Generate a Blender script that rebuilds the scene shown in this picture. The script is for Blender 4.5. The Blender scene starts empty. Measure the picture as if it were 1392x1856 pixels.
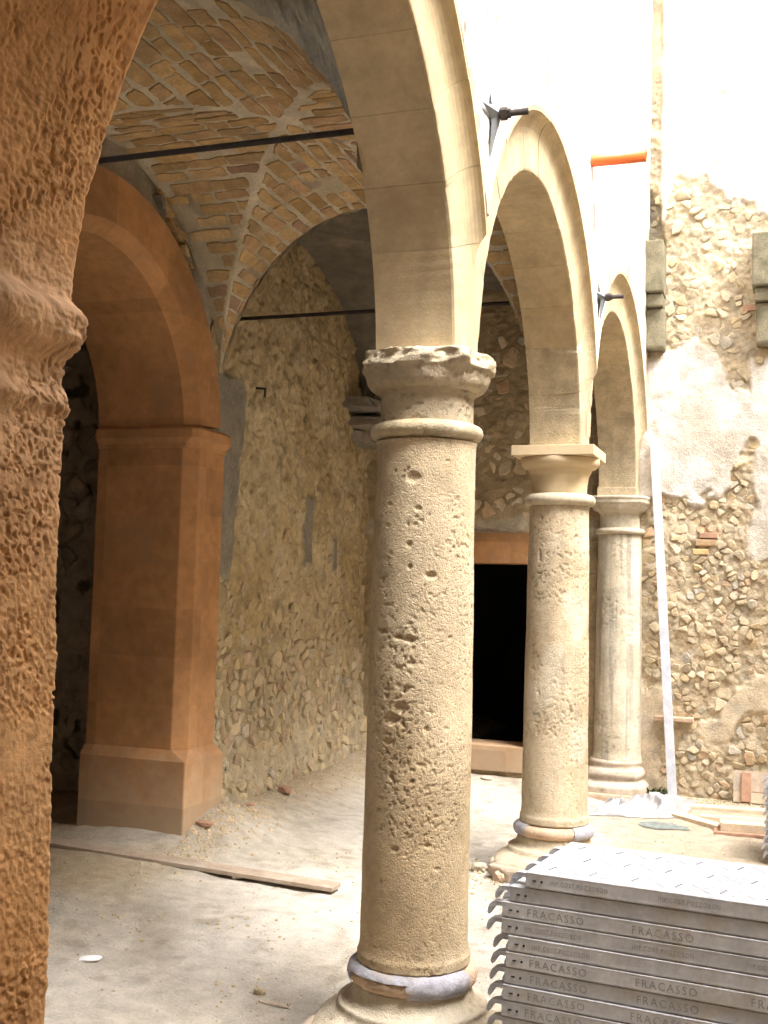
import bpy, bmesh, math, random
import numpy as np
from mathutils import Vector, Matrix, Euler

random.seed(7)
rng = np.random.default_rng(7)
sc = bpy.context.scene
R_ = math.radians

# ------------------------------------------------------------------ camera
S = 2.6833            # bay length of the arcade
CAM = (1.2393, -3.9711, 1.6)
cam_d = bpy.data.cameras.new('camera')
cam = bpy.data.objects.new('camera', cam_d)
sc.collection.objects.link(cam)
cam_d.sensor_fit = 'HORIZONTAL'
cam_d.sensor_width = 36.0
cam_d.lens = 36.0 * 2046.0853 / 1392.0
cam_d.clip_start = 0.05
cam_d.clip_end = 500
_yaw, _pit, _roll = 0.3385, 0.0688, 0.0277
_fw = Vector((-math.sin(_yaw) * math.cos(_pit), math.cos(_yaw) * math.cos(_pit), math.sin(_pit)))
_rt = Vector((math.cos(_yaw), math.sin(_yaw), 0))
_up = _rt.cross(_fw)
_r2 = _rt * math.cos(_roll) + _up * math.sin(_roll)
_u2 = _up * math.cos(_roll) - _rt * math.sin(_roll)
M = Matrix(((_r2.x, _u2.x, -_fw.x, CAM[0]), (_r2.y, _u2.y, -_fw.y, CAM[1]), (_r2.z, _u2.z, -_fw.z, CAM[2]), (0, 0, 0, 1)))
cam.matrix_world = M
sc.camera = cam
sc.render.resolution_x, sc.render.resolution_y = 768, 1024

# ------------------------------------------------------------------ light
SUN_EL, SUN_AZ = 57.0, 114.0          # azimuth measured clockwise from +Y (the arcade direction)
world = bpy.data.worlds.new('World')
sc.world = world
world.use_nodes = True
wn = world.node_tree
wn.nodes.clear()
wo = wn.nodes.new('ShaderNodeOutputWorld')
bg = wn.nodes.new('ShaderNodeBackground')
sky = wn.nodes.new('ShaderNodeTexSky')
sky.sky_type = 'NISHITA'
sky.sun_disc = False
sky.sun_elevation = R_(SUN_EL)
sky.sun_rotation = R_(SUN_AZ)
sky.dust_density = 4.0
sky.air_density = 1.0
hs = wn.nodes.new('ShaderNodeHueSaturation')
hs.inputs['Saturation'].default_value = 0.28
wn.links.new(sky.outputs[0], hs.inputs['Color'])
wn.links.new(hs.outputs[0], bg.inputs['Color'])
bg.inputs['Strength'].default_value = 0.15
wn.links.new(bg.outputs[0], wo.inputs['Surface'])

sun_d = bpy.data.lights.new('sun', 'SUN')
sun_d.energy = 0.75
sun_d.angle = R_(28)
sun_d.color = (1.0, 0.975, 0.95)
sun = bpy.data.objects.new('sun', sun_d)
sc.collection.objects.link(sun)
_d = Vector((math.sin(R_(SUN_AZ)) * math.cos(R_(SUN_EL)), math.cos(R_(SUN_AZ)) * math.cos(R_(SUN_EL)), math.sin(R_(SUN_EL))))
sun.rotation_euler = (-_d).to_track_quat('-Z', 'Y').to_euler()
sun.location = (3, 0, 12)

sc.view_settings.view_transform = 'Standard'
sc.view_settings.look = 'None'
sc.view_settings.gamma = 1.0
sc.view_settings.exposure = 2.88
sc.render.engine = 'CYCLES'
sc.cycles.use_denoising = True
sc.cycles.max_bounces = 12
sc.cycles.diffuse_bounces = 8
sc.cycles.sample_clamp_indirect = 10

# ------------------------------------------------------------------ helpers
def _hash(ix, iy, iz, seed):
    h = (ix.astype(np.int64) * 374761393 + iy.astype(np.int64) * 668265263 + iz.astype(np.int64) * 2147483647 + seed * 1274126177) & 0xFFFFFFFF
    h = ((h ^ (h >> 13)) * 1274126177) & 0xFFFFFFFF
    h = (h ^ (h >> 16)) & 0xFFFFFFFF
    return h / 4294967295.0

def vnoise(x, y, z=0.0, seed=0):
    x, y, z = np.broadcast_arrays(np.asarray(x, float), np.asarray(y, float), np.asarray(z, float))
    fx, fy, fz = np.floor(x), np.floor(y), np.floor(z)
    tx, ty, tz = x - fx, y - fy, z - fz
    tx, ty, tz = [t * t * (3 - 2 * t) for t in (tx, ty, tz)]
    r = 0
    for a in (0, 1):
        for b in (0, 1):
            for c in (0, 1):
                w = (tx if a else 1 - tx) * (ty if b else 1 - ty) * (tz if c else 1 - tz)
                r = r + w * _hash(fx + a, fy + b, fz + c, seed)
    return r

def fbm(x, y, z=0.0, o=4, seed=0):
    r, a, t = 0, 1.0, 0
    x, y, z = np.asarray(x, float), np.asarray(y, float), np.asarray(z, float)
    for i in range(o):
        r = r + a * vnoise(x * 2 ** i + 17.3 * i, y * 2 ** i + 5.1 * i, z * 2 ** i + 3.7 * i, seed + i)
        t += a
        a *= 0.5
    return r / t

def sstep(a, b, x):
    t = np.clip((np.asarray(x, float) - a) / (b - a), 0, 1)
    return t * t * (3 - 2 * t)

def mixc(c0, c1, m):
    m = np.asarray(m)[..., None]
    return np.asarray(c0) * (1 - m) + np.asarray(c1) * m

def link(o, parent=None):
    sc.collection.objects.link(o)
    if parent is not None:
        o.parent = parent
    return o

def tag(o, label=None, cat=None, group=None, kind=None):
    if label: o['label'] = label
    if cat: o['category'] = cat
    if group: o['group'] = group
    if kind: o['kind'] = kind
    return o

def thing(name, label, cat, loc=(0, 0, 0), group=None):
    o = bpy.data.objects.new(name, None)
    o.empty_display_size = 0.1
    o.location = loc
    link(o)
    return tag(o, label, cat, group, 'thing')

def mesh_obj(name, verts, faces, mat, parent=None, smooth=False, cols=None, loc=None):
    me = bpy.data.meshes.new(name)
    if isinstance(verts, np.ndarray):
        verts = verts.reshape(-1, 3).tolist()
    me.from_pydata(verts, [], faces if isinstance(faces, list) else faces.tolist())
    if smooth:
        me.polygons.foreach_set('use_smooth', [True] * len(me.polygons))
    if cols is not None:
        ca = me.color_attributes.new('Col', 'FLOAT_COLOR', 'POINT')
        c = np.ones((len(verts), 4), np.float32)
        c[:, :3] = np.asarray(cols).reshape(-1, 3)
        ca.data.foreach_set('color', c.ravel())
    me.materials.append(mat)
    me.update()
    o = bpy.data.objects.new(name, me)
    link(o, parent)
    if parent is not None and parent.type == 'EMPTY' and loc is None:
        o.location = -Vector(parent.location)     # geometry is given in world space
    if loc is not None:
        o.location = loc
    return o

def grid_faces(nu, nv, closed_u=False, flip=False, mask=None):
    iu = np.arange(nu if closed_u else nu - 1)
    iv = np.arange(nv - 1)
    A, B = np.meshgrid(iu, iv, indexing='ij')
    A2 = (A + 1) % nu
    f = np.stack([A * nv + B, A2 * nv + B, A2 * nv + B + 1, A * nv + B + 1], -1)
    if flip:
        f = f[..., ::-1]
    if mask is not None:
        f = f[mask]
    return f.reshape(-1, 4)

class MB:
    """collects simple shapes, built as one mesh"""
    def __init__(s): s.v, s.f = [], []
    def add(s, v, f):
        n = len(s.v)
        s.v += [tuple(p) for p in v]
        s.f += [[i + n for i in q] for q in f]
        return s
    def box(s, a, b, rot=None, c=None):
        vs = [Vector((x, y, z)) for x in (a[0], b[0]) for y in (a[1], b[1]) for z in (a[2], b[2])]
        if rot is not None:
            c = Vector(c if c is not None else (0, 0, 0))
            vs = [rot @ (p - c) + c for p in vs]
        return s.add(vs, [(0, 1, 3, 2), (4, 6, 7, 5), (0, 4, 5, 1), (2, 3, 7, 6), (0, 2, 6, 4), (1, 5, 7, 3)])
    def tube(s, p, q, r, n=16, cap=True):
        p, q = Vector(p), Vector(q)
        d = (q - p).normalized()
        a = d.orthogonal().normalized()
        b = d.cross(a)
        vs = []
        for e in (p, q):
            for i in range(n):
                t = 2 * math.pi * i / n
                vs.append(e + (a * math.cos(t) + b * math.sin(t)) * r)
        fs = [(i, (i + 1) % n, n + (i + 1) % n, n + i) for i in range(n)]
        if cap:
            fs += [tuple(range(n))[::-1], tuple(range(n, 2 * n))]
        return s.add(vs, fs)
    def build(s, name, mat, parent=None, smooth=False, bevel=0.0, seg=2, loc=None):
        o = mesh_obj(name, s.v, s.f, mat, parent, smooth, loc=loc)
        bm = bmesh.new(); bm.from_mesh(o.data)
        bmesh.ops.recalc_face_normals(bm, faces=bm.faces)
        if bevel:
            bmesh.ops.bevel(bm, geom=list(bm.edges), offset=bevel, segments=seg, profile=0.6, affect='EDGES')
        bm.to_mesh(o.data); bm.free()
        return o

# ------------------------------------------------------------------ materials
def mat(name, col=(.5, .5, .5), rough=.9, var=.25, scale=6., bump=.3, bscale=60., attr=False, rnd=0., metal=0.,
        col2=None, pits=0., pscale=90., spec=.25, stain=None, stain_scale=2., streak=0., bdist=.01, detail=8., course=0., dust=0.):
    m = bpy.data.materials.new(name)
    m.use_nodes = True
    nt = m.node_tree
    N, L = nt.nodes, nt.links
    b = N['Principled BSDF']
    b.inputs['Roughness'].default_value = rough
    b.inputs['Metallic'].default_value = metal
    b.inputs['Specular IOR Level'].default_value = spec
    geo = N.new('ShaderNodeNewGeometry')
    def noise(s, det=6., ro=.6):
        n = N.new('ShaderNodeTexNoise')
        n.inputs['Scale'].default_value = s
        n.inputs['Detail'].default_value = det
        n.inputs['Roughness'].default_value = ro
        L.new(geo.outputs['Position'], n.inputs['Vector'])
        return n
    if attr:
        a = N.new('ShaderNodeVertexColor'); a.layer_name = 'Col'
        cur = a.outputs['Color']
    else:
        rg = N.new('ShaderNodeRGB'); rg.outputs[0].default_value = (*col, 1)
        cur = rg.outputs[0]
    def mix(kind, fac, a, bb):
        x = N.new('ShaderNodeMix'); x.data_type = 'RGBA'; x.blend_type = kind
        for k, v in ((0, fac), (6, a), (7, bb)):
            if isinstance(v, (int, float)): x.inputs[k].default_value = v
            elif isinstance(v, tuple): x.inputs[k].default_value = (*v, 1)
            else: L.new(v, x.inputs[k])
        return x.outputs[2]
    def ramp(src, lo, hi):
        r = N.new('ShaderNodeMapRange')
        r.inputs[1].default_value = lo; r.inputs[2].default_value = hi
        L.new(src, r.inputs[0])
        return r.outputs[0]
    if rnd:
        oi = N.new('ShaderNodeObjectInfo')
        ad = N.new('ShaderNodeMath'); ad.operation = 'ADD'
        L.new(oi.outputs['Random'], ad.inputs[0]); L.new(geo.outputs['Random Per Island'], ad.inputs[1])
        fr = N.new('ShaderNodeMath'); fr.operation = 'FRACT'; L.new(ad.outputs[0], fr.inputs[0])
        if col2 is not None:
            cr = N.new('ShaderNodeValToRGB')
            cols = [col] + list(col2)
            el = cr.color_ramp.elements
            el[0].color = (*cols[0], 1); el[0].position = 0
            el[1].color = (*cols[-1], 1); el[1].position = 1
            for i, c in enumerate(cols[1:-1]):
                e = el.new((i + 1) / (len(cols) - 1)); e.color = (*c, 1)
            L.new(fr.outputs[0], cr.inputs[0])
            cur = cr.outputs[0]
        mu = N.new('ShaderNodeMath'); mu.operation = 'MULTIPLY'; mu.inputs[1].default_value = 7.31; L.new(fr.outputs[0], mu.inputs[0])
        f2 = N.new('ShaderNodeMath'); f2.operation = 'FRACT'; L.new(mu.outputs[0], f2.inputs[0])
        v = N.new('ShaderNodeMapRange'); v.inputs[3].default_value = 1 - rnd; v.inputs[4].default_value = 1 + rnd
        L.new(f2.outputs[0], v.inputs[0])
        vm = N.new('ShaderNodeVectorMath'); vm.operation = 'SCALE'
        L.new(cur, vm.inputs[0]); L.new(v.outputs[0], vm.inputs['Scale'])
        cur = vm.outputs[0]
    n1 = noise(scale)
    v = N.new('ShaderNodeMapRange'); v.inputs[1].default_value = .3; v.inputs[2].default_value = .7
    v.inputs[3].default_value = 1 - var; v.inputs[4].default_value = 1 + var
    L.new(n1.outputs[0], v.inputs[0])
    vm = N.new('ShaderNodeVectorMath'); vm.operation = 'SCALE'
    L.new(cur, vm.inputs[0]); L.new(v.outputs[0], vm.inputs['Scale'])
    cur = vm.outputs[0]
    n3 = noise(scale * 7)
    v = N.new('ShaderNodeMapRange'); v.inputs[1].default_value = .3; v.inputs[2].default_value = .7
    v.inputs[3].default_value = 1 - var * .6; v.inputs[4].default_value = 1 + var * .6
    L.new(n3.outputs[0], v.inputs[0])
    vm = N.new('ShaderNodeVectorMath'); vm.operation = 'SCALE'
    L.new(cur, vm.inputs[0]); L.new(v.outputs[0], vm.inputs['Scale'])
    cur = vm.outputs[0]
    if stain is not None:
        n4 = noise(stain_scale, 8, .7)
        cur = mix('MIX', ramp(n4.outputs[0], .52, .68), cur, stain)
    if streak:
        mp = N.new('ShaderNodeMapping'); mp.inputs['Scale'].default_value = (14, 14, 1.2)
        L.new(geo.outputs['Position'], mp.inputs[0])
        n5 = N.new('ShaderNodeTexNoise'); n5.inputs['Scale'].default_value = 1.; n5.inputs['Detail'].default_value = 5
        L.new(mp.outputs[0], n5.inputs['Vector'])
        mm = N.new('ShaderNodeMath'); mm.operation = 'MULTIPLY'; mm.inputs[1].default_value = streak
        L.new(ramp(n5.outputs[0], .45, .75), mm.inputs[0])
        cur = mix('MIX', mm.outputs[0], cur, (.2, .17, .13))
    if dust:
        sp = N.new('ShaderNodeSeparateXYZ'); L.new(geo.outputs['Position'], sp.inputs[0])
        nd = noise(7., 6, .7)
        ad2 = N.new('ShaderNodeMath'); ad2.operation = 'MULTIPLY_ADD'; ad2.inputs[1].default_value = -.7
        L.new(nd.outputs[0], ad2.inputs[0]); L.new(sp.outputs['Z'], ad2.inputs[2])
        rr_ = N.new('ShaderNodeMapRange'); rr_.inputs[1].default_value = .30; rr_.inputs[2].default_value = -.15; rr_.inputs[3].default_value = 0; rr_.inputs[4].default_value = dust
        L.new(ad2.outputs[0], rr_.inputs[0])
        cur = mix('MIX', rr_.outputs[0], cur, (.46, .38, .27))
    if course:
        sn = N.new('ShaderNodeVectorMath'); sn.operation = 'SNAP'; sn.inputs[1].default_value = (.9, .55, course)
        L.new(geo.outputs['Position'], sn.inputs[0])
        wn_ = N.new('ShaderNodeTexWhiteNoise'); L.new(sn.outputs[0], wn_.inputs['Vector'])
        mr = N.new('ShaderNodeMapRange'); mr.inputs[3].default_value = .86; mr.inputs[4].default_value = 1.12
        L.new(wn_.outputs['Value'], mr.inputs[0])
        vm = N.new('ShaderNodeVectorMath'); vm.operation = 'SCALE'
        L.new(cur, vm.inputs[0]); L.new(mr.outputs[0], vm.inputs['Scale'])
        cur = vm.outputs[0]
    L.new(cur, b.inputs['Base Color'])
    if bump:
        nb = noise(bscale, detail, .7)
        h = nb.outputs[0]
        if pits:
            vo = N.new('ShaderNodeTexVoronoi'); vo.inputs['Scale'].default_value = pscale
            nz = noise(pscale * .5, 3)
            mxv = N.new('ShaderNodeVectorMath'); mxv.operation = 'SCALE'; mxv.inputs['Scale'].default_value = .02
            L.new(nz.outputs[1], mxv.inputs[0])
            adv = N.new('ShaderNodeVectorMath'); L.new(geo.outputs['Position'], adv.inputs[0]); L.new(mxv.outputs[0], adv.inputs[1])
            L.new(adv.outputs[0], vo.inputs['Vector'])
            rp = ramp(vo.outputs['Distance'], .05, .42)
            ma = N.new('ShaderNodeMath'); ma.operation = 'MULTIPLY_ADD'; ma.inputs[1].default_value = pits
            L.new(rp, ma.inputs[0]); L.new(h, ma.inputs[2])
            h = ma.outputs[0]
        bp = N.new('ShaderNodeBump'); bp.inputs['Strength'].default_value = bump; bp.inputs['Distance'].default_value = bdist
        L.new(h, bp.inputs['Height']); L.new(bp.outputs[0], b.inputs['Normal'])
    return m

M_ARCH = mat('cream_limestone', (.53, .42, .255), .85, .16, 5, .22, 120, rnd=.09, stain=(.44, .32, .19), stain_scale=2.2, streak=.24)
M_ARCH_OLD = mat('weathered_limestone', (.50, .405, .26), .9, .22, 9, .4, 90, rnd=.08, pits=.5, pscale=70, stain=(.36, .29, .19), stain_scale=5, streak=.35)
M_COL = mat('pitted_column_stone', (.5, .4, .25), .9, .2, 5, .55, 130, attr=True, pits=.8, pscale=120)
M_PLASTER_OR = mat('orange_plaster', (.40, .21, .092), .88, .24, 2.2, .22, 110, stain=(.34, .19, .10), stain_scale=2.4, course=.29, dust=.6)
M_PLASTER_RGH = mat('rough_orange_plaster', (.44, .20, .07), .95, .22, 6, .4, 260, attr=True, spec=.1)
M_WALL = mat('rubble_mortar', (.5, .4, .25), .95, .22, 8, .8, 70, attr=True, bdist=.015)
M_STONE = mat('rubble_stone', (.48, .39, .24), .92, .28, 14, .8, 70, rnd=.10,
              col2=[(.55, .445, .285), (.49, .405, .27), (.55, .44, .26), (.45, .395, .30), (.53, .41, .235), (.50, .41, .28), (.48, .34, .22), (.56, .47, .33)], bdist=.016)
M_STONE_PALE = mat('pale_rubble_stone', (.55, .45, .30), .92, .24, 14, .7, 70, rnd=.10,
              col2=[(.58, .48, .32), (.55, .46, .32), (.57, .455, .28), (.45, .42, .36), (.57, .43, .24), (.53, .44, .30), (.52, .35, .21), (.60, .51, .36), (.48, .40, .28)], bdist=.014)
M_STONE_DK = mat('dim_room_stone', (.40, .355, .28), .95, .3, 8, .7, 60, rnd=.25)
M_BRICK = mat('ochre_brick', (.44, .29, .13), .92, .26, 9, .8, 90, rnd=.2,
              col2=[(.50, .355, .18), (.46, .31, .15), (.52, .38, .205), (.43, .285, .165), (.50, .35, .17), (.38, .255, .175)])
M_VMORTAR = mat('vault_mortar', (.50, .43, .30), .95, .2, 8, .7, 60, attr=True, bdist=.012)
M_GREYPL = mat('grey_old_plaster', (.22, .195, .16), .95, .25, 4, .5, 50, stain=(.30, .24, .17), stain_scale=2.5)
M_FACADE = mat('white_lime_facade', (.78, .73, .66), .92, .12, 5, .5, 60, attr=True)
M_GROUND = mat('dusty_earth', (.5, .44, .34), .97, .17, 11, .9, 55, attr=True, bdist=.02, spec=.1)
M_STEEL = mat('galvanised_steel', (.53, .53, .55), .55, .18, 10, .15, 150, metal=.2, spec=.4, rnd=.14, stain=(.44, .40, .35), stain_scale=7, streak=.15)
M_STEEL_TOP = mat('worn_bright_steel', (.52, .53, .58), .5, .16, 14, .1, 150, metal=.3, spec=.5, rnd=.05)
M_STEEL_DK = mat('embossed_dark_steel', (.30, .29, .28), .6, .2, 20, .1, 100, metal=.2)
M_HOLE = mat('hole_shadow', (.02, .02, .02), .9, .1, 20, 0)
M_IRON = mat('dark_iron', (.055, .045, .04), .7, .3, 20, .3, 200, metal=.3)
M_PLATE = mat('grey_painted_iron', (.24, .26, .27), .6, .2, 20, .2, 100, metal=.3)
M_WOOD = mat('pale_timber', (.62, .50, .36), .85, .18, 10, .3, 90, rnd=.12)
M_WOOD_DUSTY = mat('dusty_timber', (.47, .38, .29), .9, .2, 10, .4, 90, rnd=.1, stain=(.5, .44, .36), stain_scale=5)
M_WOOD_OLD = mat('grey_brown_timber', (.36, .28, .21), .9, .2, 10, .4, 90, stain=(.42, .36, .29), stain_scale=5)
M_WOOD_RED = mat('reddish_timber', (.40, .24, .16), .85, .2, 14, .3, 90)
M_WHITE = mat('white_paint', (.56, .58, .63), .6, .14, 14, .15, 90)
M_PVC = mat('orange_plastic_pipe', (.85, .18, .045), .35, .04, 8, 0, spec=.5)
M_LEAD = mat('lead_sheet', (.34, .33, .36), .75, .25, 20, .6, 50, metal=.1, stain=(.42, .35, .28), stain_scale=7)
M_TERRA = mat('pinkish_base_stone', (.50, .36, .25), .9, .2, 12, .5, 90, pits=.4)
M_SHEET = mat('crumpled_plastic', (.52, .50, .50), .3, .05, 8, .2, 40, spec=.6)
M_SHEET.node_tree.nodes['Principled BSDF'].inputs['Transmission Weight'].default_value = .35
M_RAG = mat('grey_green_cloth', (.20, .22, .20), .9, .2, 30, .3, 60)
M_PAPER = mat('white_scrap', (.8, .79, .78), .8, .05, 20, .2, 60)
M_MOSS = mat('green_weed', (.07, .11, .035), .8, .3, 40, .4, 90)
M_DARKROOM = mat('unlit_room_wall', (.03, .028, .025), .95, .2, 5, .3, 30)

# ------------------------------------------------------------------ ground
def ground_z(x, y):
    x, y = np.asarray(x, float), np.asarray(y, float)
    rise = .09 * sstep(-.9, -2.3, x) * sstep(-.8, 1.0, y) + .09 * sstep(-1.55, -2.15, x) * sstep(2.0, 2.5, y)
    heap = .10 * np.exp(-(((y - 2.25) / .40) ** 2)) * sstep(-1.55, -2.0, x) * sstep(-3.2, -2.4, x)
    far = .07 * sstep(4.4, 5.3, y) * sstep(.1, -.5, x) + .05 * sstep(4.6, 5.3, y) * sstep(0, .4, x)
    n = (fbm(x * 1.1, y * 1.1, 0, 3, 3) - .5) * .05 + (fbm(x * 7, y * 7, 0, 3, 5) - .5) * .018
    n = n + (fbm(x * 30, y * 30, 0, 2, 8) - .5) * .008
    return rise + heap + far + n

def gz(x, y): return float(ground_z(x, y))

def axis_lines(lo, flo, fhi, hi, step, coarse=10):
    a = np.linspace(lo, flo, coarse, endpoint=False)
    b = np.arange(flo, fhi, step)
    c = np.linspace(fhi, hi, coarse)
    return np.concatenate([a, b, c])

gx = axis_lines(-40, -3.9, 2.2, 40, .022)
gy = axis_lines(-40, -1.2, 5.6, 40, .022)
GX, GY = np.meshgrid(gx, gy, indexing='ij')
GZ = ground_z(GX, GY)
d = fbm(GX * 1.7, GY * 1.7, 0, 4, 21)
d2 = fbm(GX * 12, GY * 12, 0, 3, 31)
gc = mixc((.45, .405, .335), (.54, .495, .425), sstep(.35, .65, d))
gc = mixc(gc, (.31, .26, .195), sstep(.60, .78, d2) * .6)
d3 = fbm(GX * 3.5 + GY * 1.2, GY * 1.1 - GX * .3, 0, 4, 41)
gc = mixc(gc, (.35, .30, .235), sstep(.56, .70, d3) * .6)
near_wall = sstep(-1.5, -2.1, GX) + sstep(4.9, 5.35, GY) * .6
gc = mixc(gc, (.42, .33, .215), np.clip(near_wall, 0, 1) * sstep(.3, .6, d) * .9)
gc = mixc(gc, (.46, .375, .265), sstep(.05, .4, GX) * .75)
g = mesh_obj('ground', np.stack([GX, GY, GZ], -1), grid_faces(len(gx), len(gy)), M_GROUND, None, True, gc)
tag(g, 'pale dusty bare earth floor of the portico and courtyard', None, None, 'structure')

# ------------------------------------------------------------------ wall heightfields
def wall_sheet(name, us, vs, frame, func, m, parent, flip=False, hole=None, smooth=True):
    """frame(U,V,D)->xyz ; func(U,V)->(disp,color) ; hole(uc,vc)->bool skip"""
    U, V = np.meshgrid(us, vs, indexing='ij')
    D, C = func(U, V)
    P = np.stack(frame(U, V, D), -1)
    mask = None
    if hole is not None:
        uc = (us[:-1] + us[1:]) / 2; vc = (vs[:-1] + vs[1:]) / 2
        UC, VC = np.meshgrid(uc, vc, indexing='ij')
        mask = ~hole(UC, VC)
    return mesh_obj(name, P, grid_faces(len(us), len(vs), flip=flip, mask=mask), m, parent, smooth, C)

# --- Voronoi rubble cells
def clip_poly(poly, n, d):
    out = []
    for i in range(len(poly)):
        a, b = poly[i], poly[(i + 1) % len(poly)]
        da, db = n[0] * a[0] + n[1] * a[1] - d, n[0] * b[0] + n[1] * b[1] - d
        if da <= 0: out.append(a)
        if (da < 0) != (db < 0) and da != db:
            t = da / (da - db)
            out.append((a[0] + t * (b[0] - a[0]), a[1] + t * (b[1] - a[1])))
    return out

def voronoi_cells(u0, u1, v0, v1, cu, cv, seed, gap=.010):
    r = random.Random(seed)
    pts = []
    nv = int((v1 - v0) / cv) + 2
    nu = int((u1 - u0) / cu) + 2
    grid = {}
    for j in range(-1, nv + 1):
        for i in range(-1, nu + 1):
            if r.random() < .12: continue
            p = ((u0 + (i + .5 * (j % 2) + r.uniform(-.42, .42)) * cu), v0 + (j + r.uniform(-.4, .4)) * cv)
            grid[(i, j)] = p
    cells = []
    for (i, j), p in grid.items():
        if not (u0 < p[0] < u1 and v0 < p[1] < v1): continue
        poly = [(p[0] - cu * 1.1, p[1] - cv * 1.1), (p[0] + cu * 1.1, p[1] - cv * 1.1), (p[0] + cu * 1.1, p[1] + cv * 1.1), (p[0] - cu * 1.1, p[1] + cv * 1.1)]
        g_ = gap * r.uniform(.6, 1.8)
        for di in (-2, -1, 0, 1, 2):
            for dj in (-2, -1, 0, 1, 2):
                q = grid.get((i + di, j + dj))
                if q is None or (di == 0 and dj == 0): continue
                n = (q[0] - p[0], q[1] - p[1])
                l = math.hypot(*n)
                n = (n[0] / l, n[1] / l)
                d = n[0] * (p[0] + q[0]) / 2 + n[1] * (p[1] + q[1]) / 2 - g_
                poly = clip_poly(poly, n, d)
                if len(poly) < 3: break
            if len(poly) < 3: break
        if len(poly) >= 3: cells.append((p, poly))
    return cells

def stone_geo(p, poly, h, r, rough=.10):
    """rounded irregular stone over a 2D polygon: verts (u,v,w) and faces"""
    cu = sum(q[0] for q in poly) / len(poly); cv = sum(q[1] for q in poly) / len(poly)
    pts = []
    n = len(poly)
    for i in range(n):
        a, b = poly[i], poly[(i + 1) % n]
        l = math.hypot(b[0] - a[0], b[1] - a[1])
        for t in ((.22, .78) if l > .02 else (.5,)):
            k = 1 + r.uniform(-rough * 2.2, rough * .9)
            x, y = a[0] + t * (b[0] - a[0]), a[1] + t * (b[1] - a[1])
            pts.append((cu + (x - cu) * k, cv + (y - cv) * k))
    n = len(pts)
    vs, fs = [], []
    tilt = (r.uniform(-.25, .25), r.uniform(-.25, .25))
    for s, w in ((1.0, -.02), (.97, h * .55), (.87, h * .96), (.5, h * 1.04)):
        for x, y in pts:
            k = s * (1 + r.uniform(-.07, .07))
            dx, dy = (x - cu) * k, (y - cv) * k
            vs.append((cu + dx, cv + dy, w + (tilt[0] * dx + tilt[1] * dy if w > 0 else 0) + (r.uniform(-.08, .08) * h if w > 0 else 0)))
    for ring in range(3):
        for i in range(n):
            a = ring * n + i; b = ring * n + (i + 1) % n
            fs.append((a, b, b + n, a + n))
    fs.append(tuple(3 * n + i for i in range(n)))
    return vs, fs

def poly_area(poly):
    return abs(sum(poly[i][0] * poly[(i + 1) % len(poly)][1] - poly[(i + 1) % len(poly)][0] * poly[i][1] for i in range(len(poly)))) / 2
def place_stones(cells, keep, height, to_world, parent, m, limit=300, relief=None, sort=None, seed=1, name='stone', stuff_name='small_stones', sink=.005):
    r = random.Random(seed)
    todo = [(p, poly) for p, poly in cells if keep(p, r)]
    if sort: todo.sort(key=sort)
    rest = MB()
    off = Vector(parent.location)
    for i, (p, poly) in enumerate(todo):
        vs, fs = stone_geo(p, poly, height(p, r), r)
        if relief is not None:
            dz = float(relief(np.array([p[0]]), np.array([p[1]]))[0][0])
            vs = [(a_, b_, c_ + dz - sink) for a_, b_, c_ in vs]
        W = [Vector(to_world(*v)) for v in vs]
        if i < limit:
            me = bpy.data.meshes.new(name)
            c = sum(W, Vector()) / len(W)
            me.from_pydata([w - c for w in W], [], fs)
            me.polygons.foreach_set('use_smooth', [r.random() < .35] * len(me.polygons))
            me.materials.append(m)
            o = bpy.data.objects.new(name, me)
            o.location = c - off
            link(o, parent)
        else:
            rest.add(W, fs)
    if rest.v:
        o = rest.build(stuff_name, m, parent, False)
        tag(o, kind='stuff')
    return len(todo)

# ================================================================== LEFT (INNER) WALL
XL = -2.2
left = thing('rubble_wall', 'long rough rubble wall on the left inside the portico, under the vaults', 'wall', (XL - .3, 3.9, 0))

def left_func(U, V):      # U = y, V = z
    big = (fbm(U * 2.2, V * 2.2, 0, 3, 11) - .5)
    mid = (fbm(U * 11, V * 9, 0, 3, 12) - .5)
    fine = (fbm(U * 38, V * 34, 0, 3, 13) - .5)
    D = big * .05 + mid * .045 + fine * .030
    hol = sstep(.60, .72, fbm(U * 19, V * 15, 0, 3, 19))
    D = D - .02 * hol
    D = D + .06 * sstep(.7, .1, V)                              # footing bulges out
    t = fbm(U * 1.6, V * 1.3, 0, 4, 14)
    C = mixc((.47, .365, .20), (.55, .45, .28), sstep(.35, .65, t))
    C = mixc(C, (.33, .26, .155), sstep(.5, .72, fbm(U * 16, V * 13, 0, 3, 15)) * .6)
    C = mixc(C, (.55, .47, .33), sstep(.6, .75, fbm(U * 9, V * 7, 0, 3, 16)) * .6)
    C = mixc(C, (.38, .33, .25), sstep(1.5, .4, V) * .45)
    # upper part browner
    C = mixc(C, (.36, .26, .14), sstep(2.7, 3.5, V) * .45)
    # grey cement strip beside the plastered pier, and two small grey patches
    wob = (fbm(U * 3, V * 5, 0, 3, 17) - .5) * .25
    g1 = sstep(.02, -.02, U - (2.78 + wob * .6 + .10 * sstep(1.9, 2.9, V))) * sstep(1.35, 1.75, V + wob) * sstep(3.02, 2.96, V)
    g2 = sstep(.10, .06, np.abs(U - 4.05 + wob * .5)) * sstep(1.72, 1.78, V + wob * .5) * sstep(2.32, 2.28, V)
    g3 = sstep(.07, .03, np.abs(U - 4.62 + wob)) * sstep(1.70, 1.78, V + wob) * sstep(2.05, 1.98, V)
    gm = np.clip(g1 + g2 + g3, 0, 1)
    C = mixc(C, (.25, .235, .20), gm * .9)
    D = D * (1 - .75 * gm) + .012 * gm
    return D, C

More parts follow.
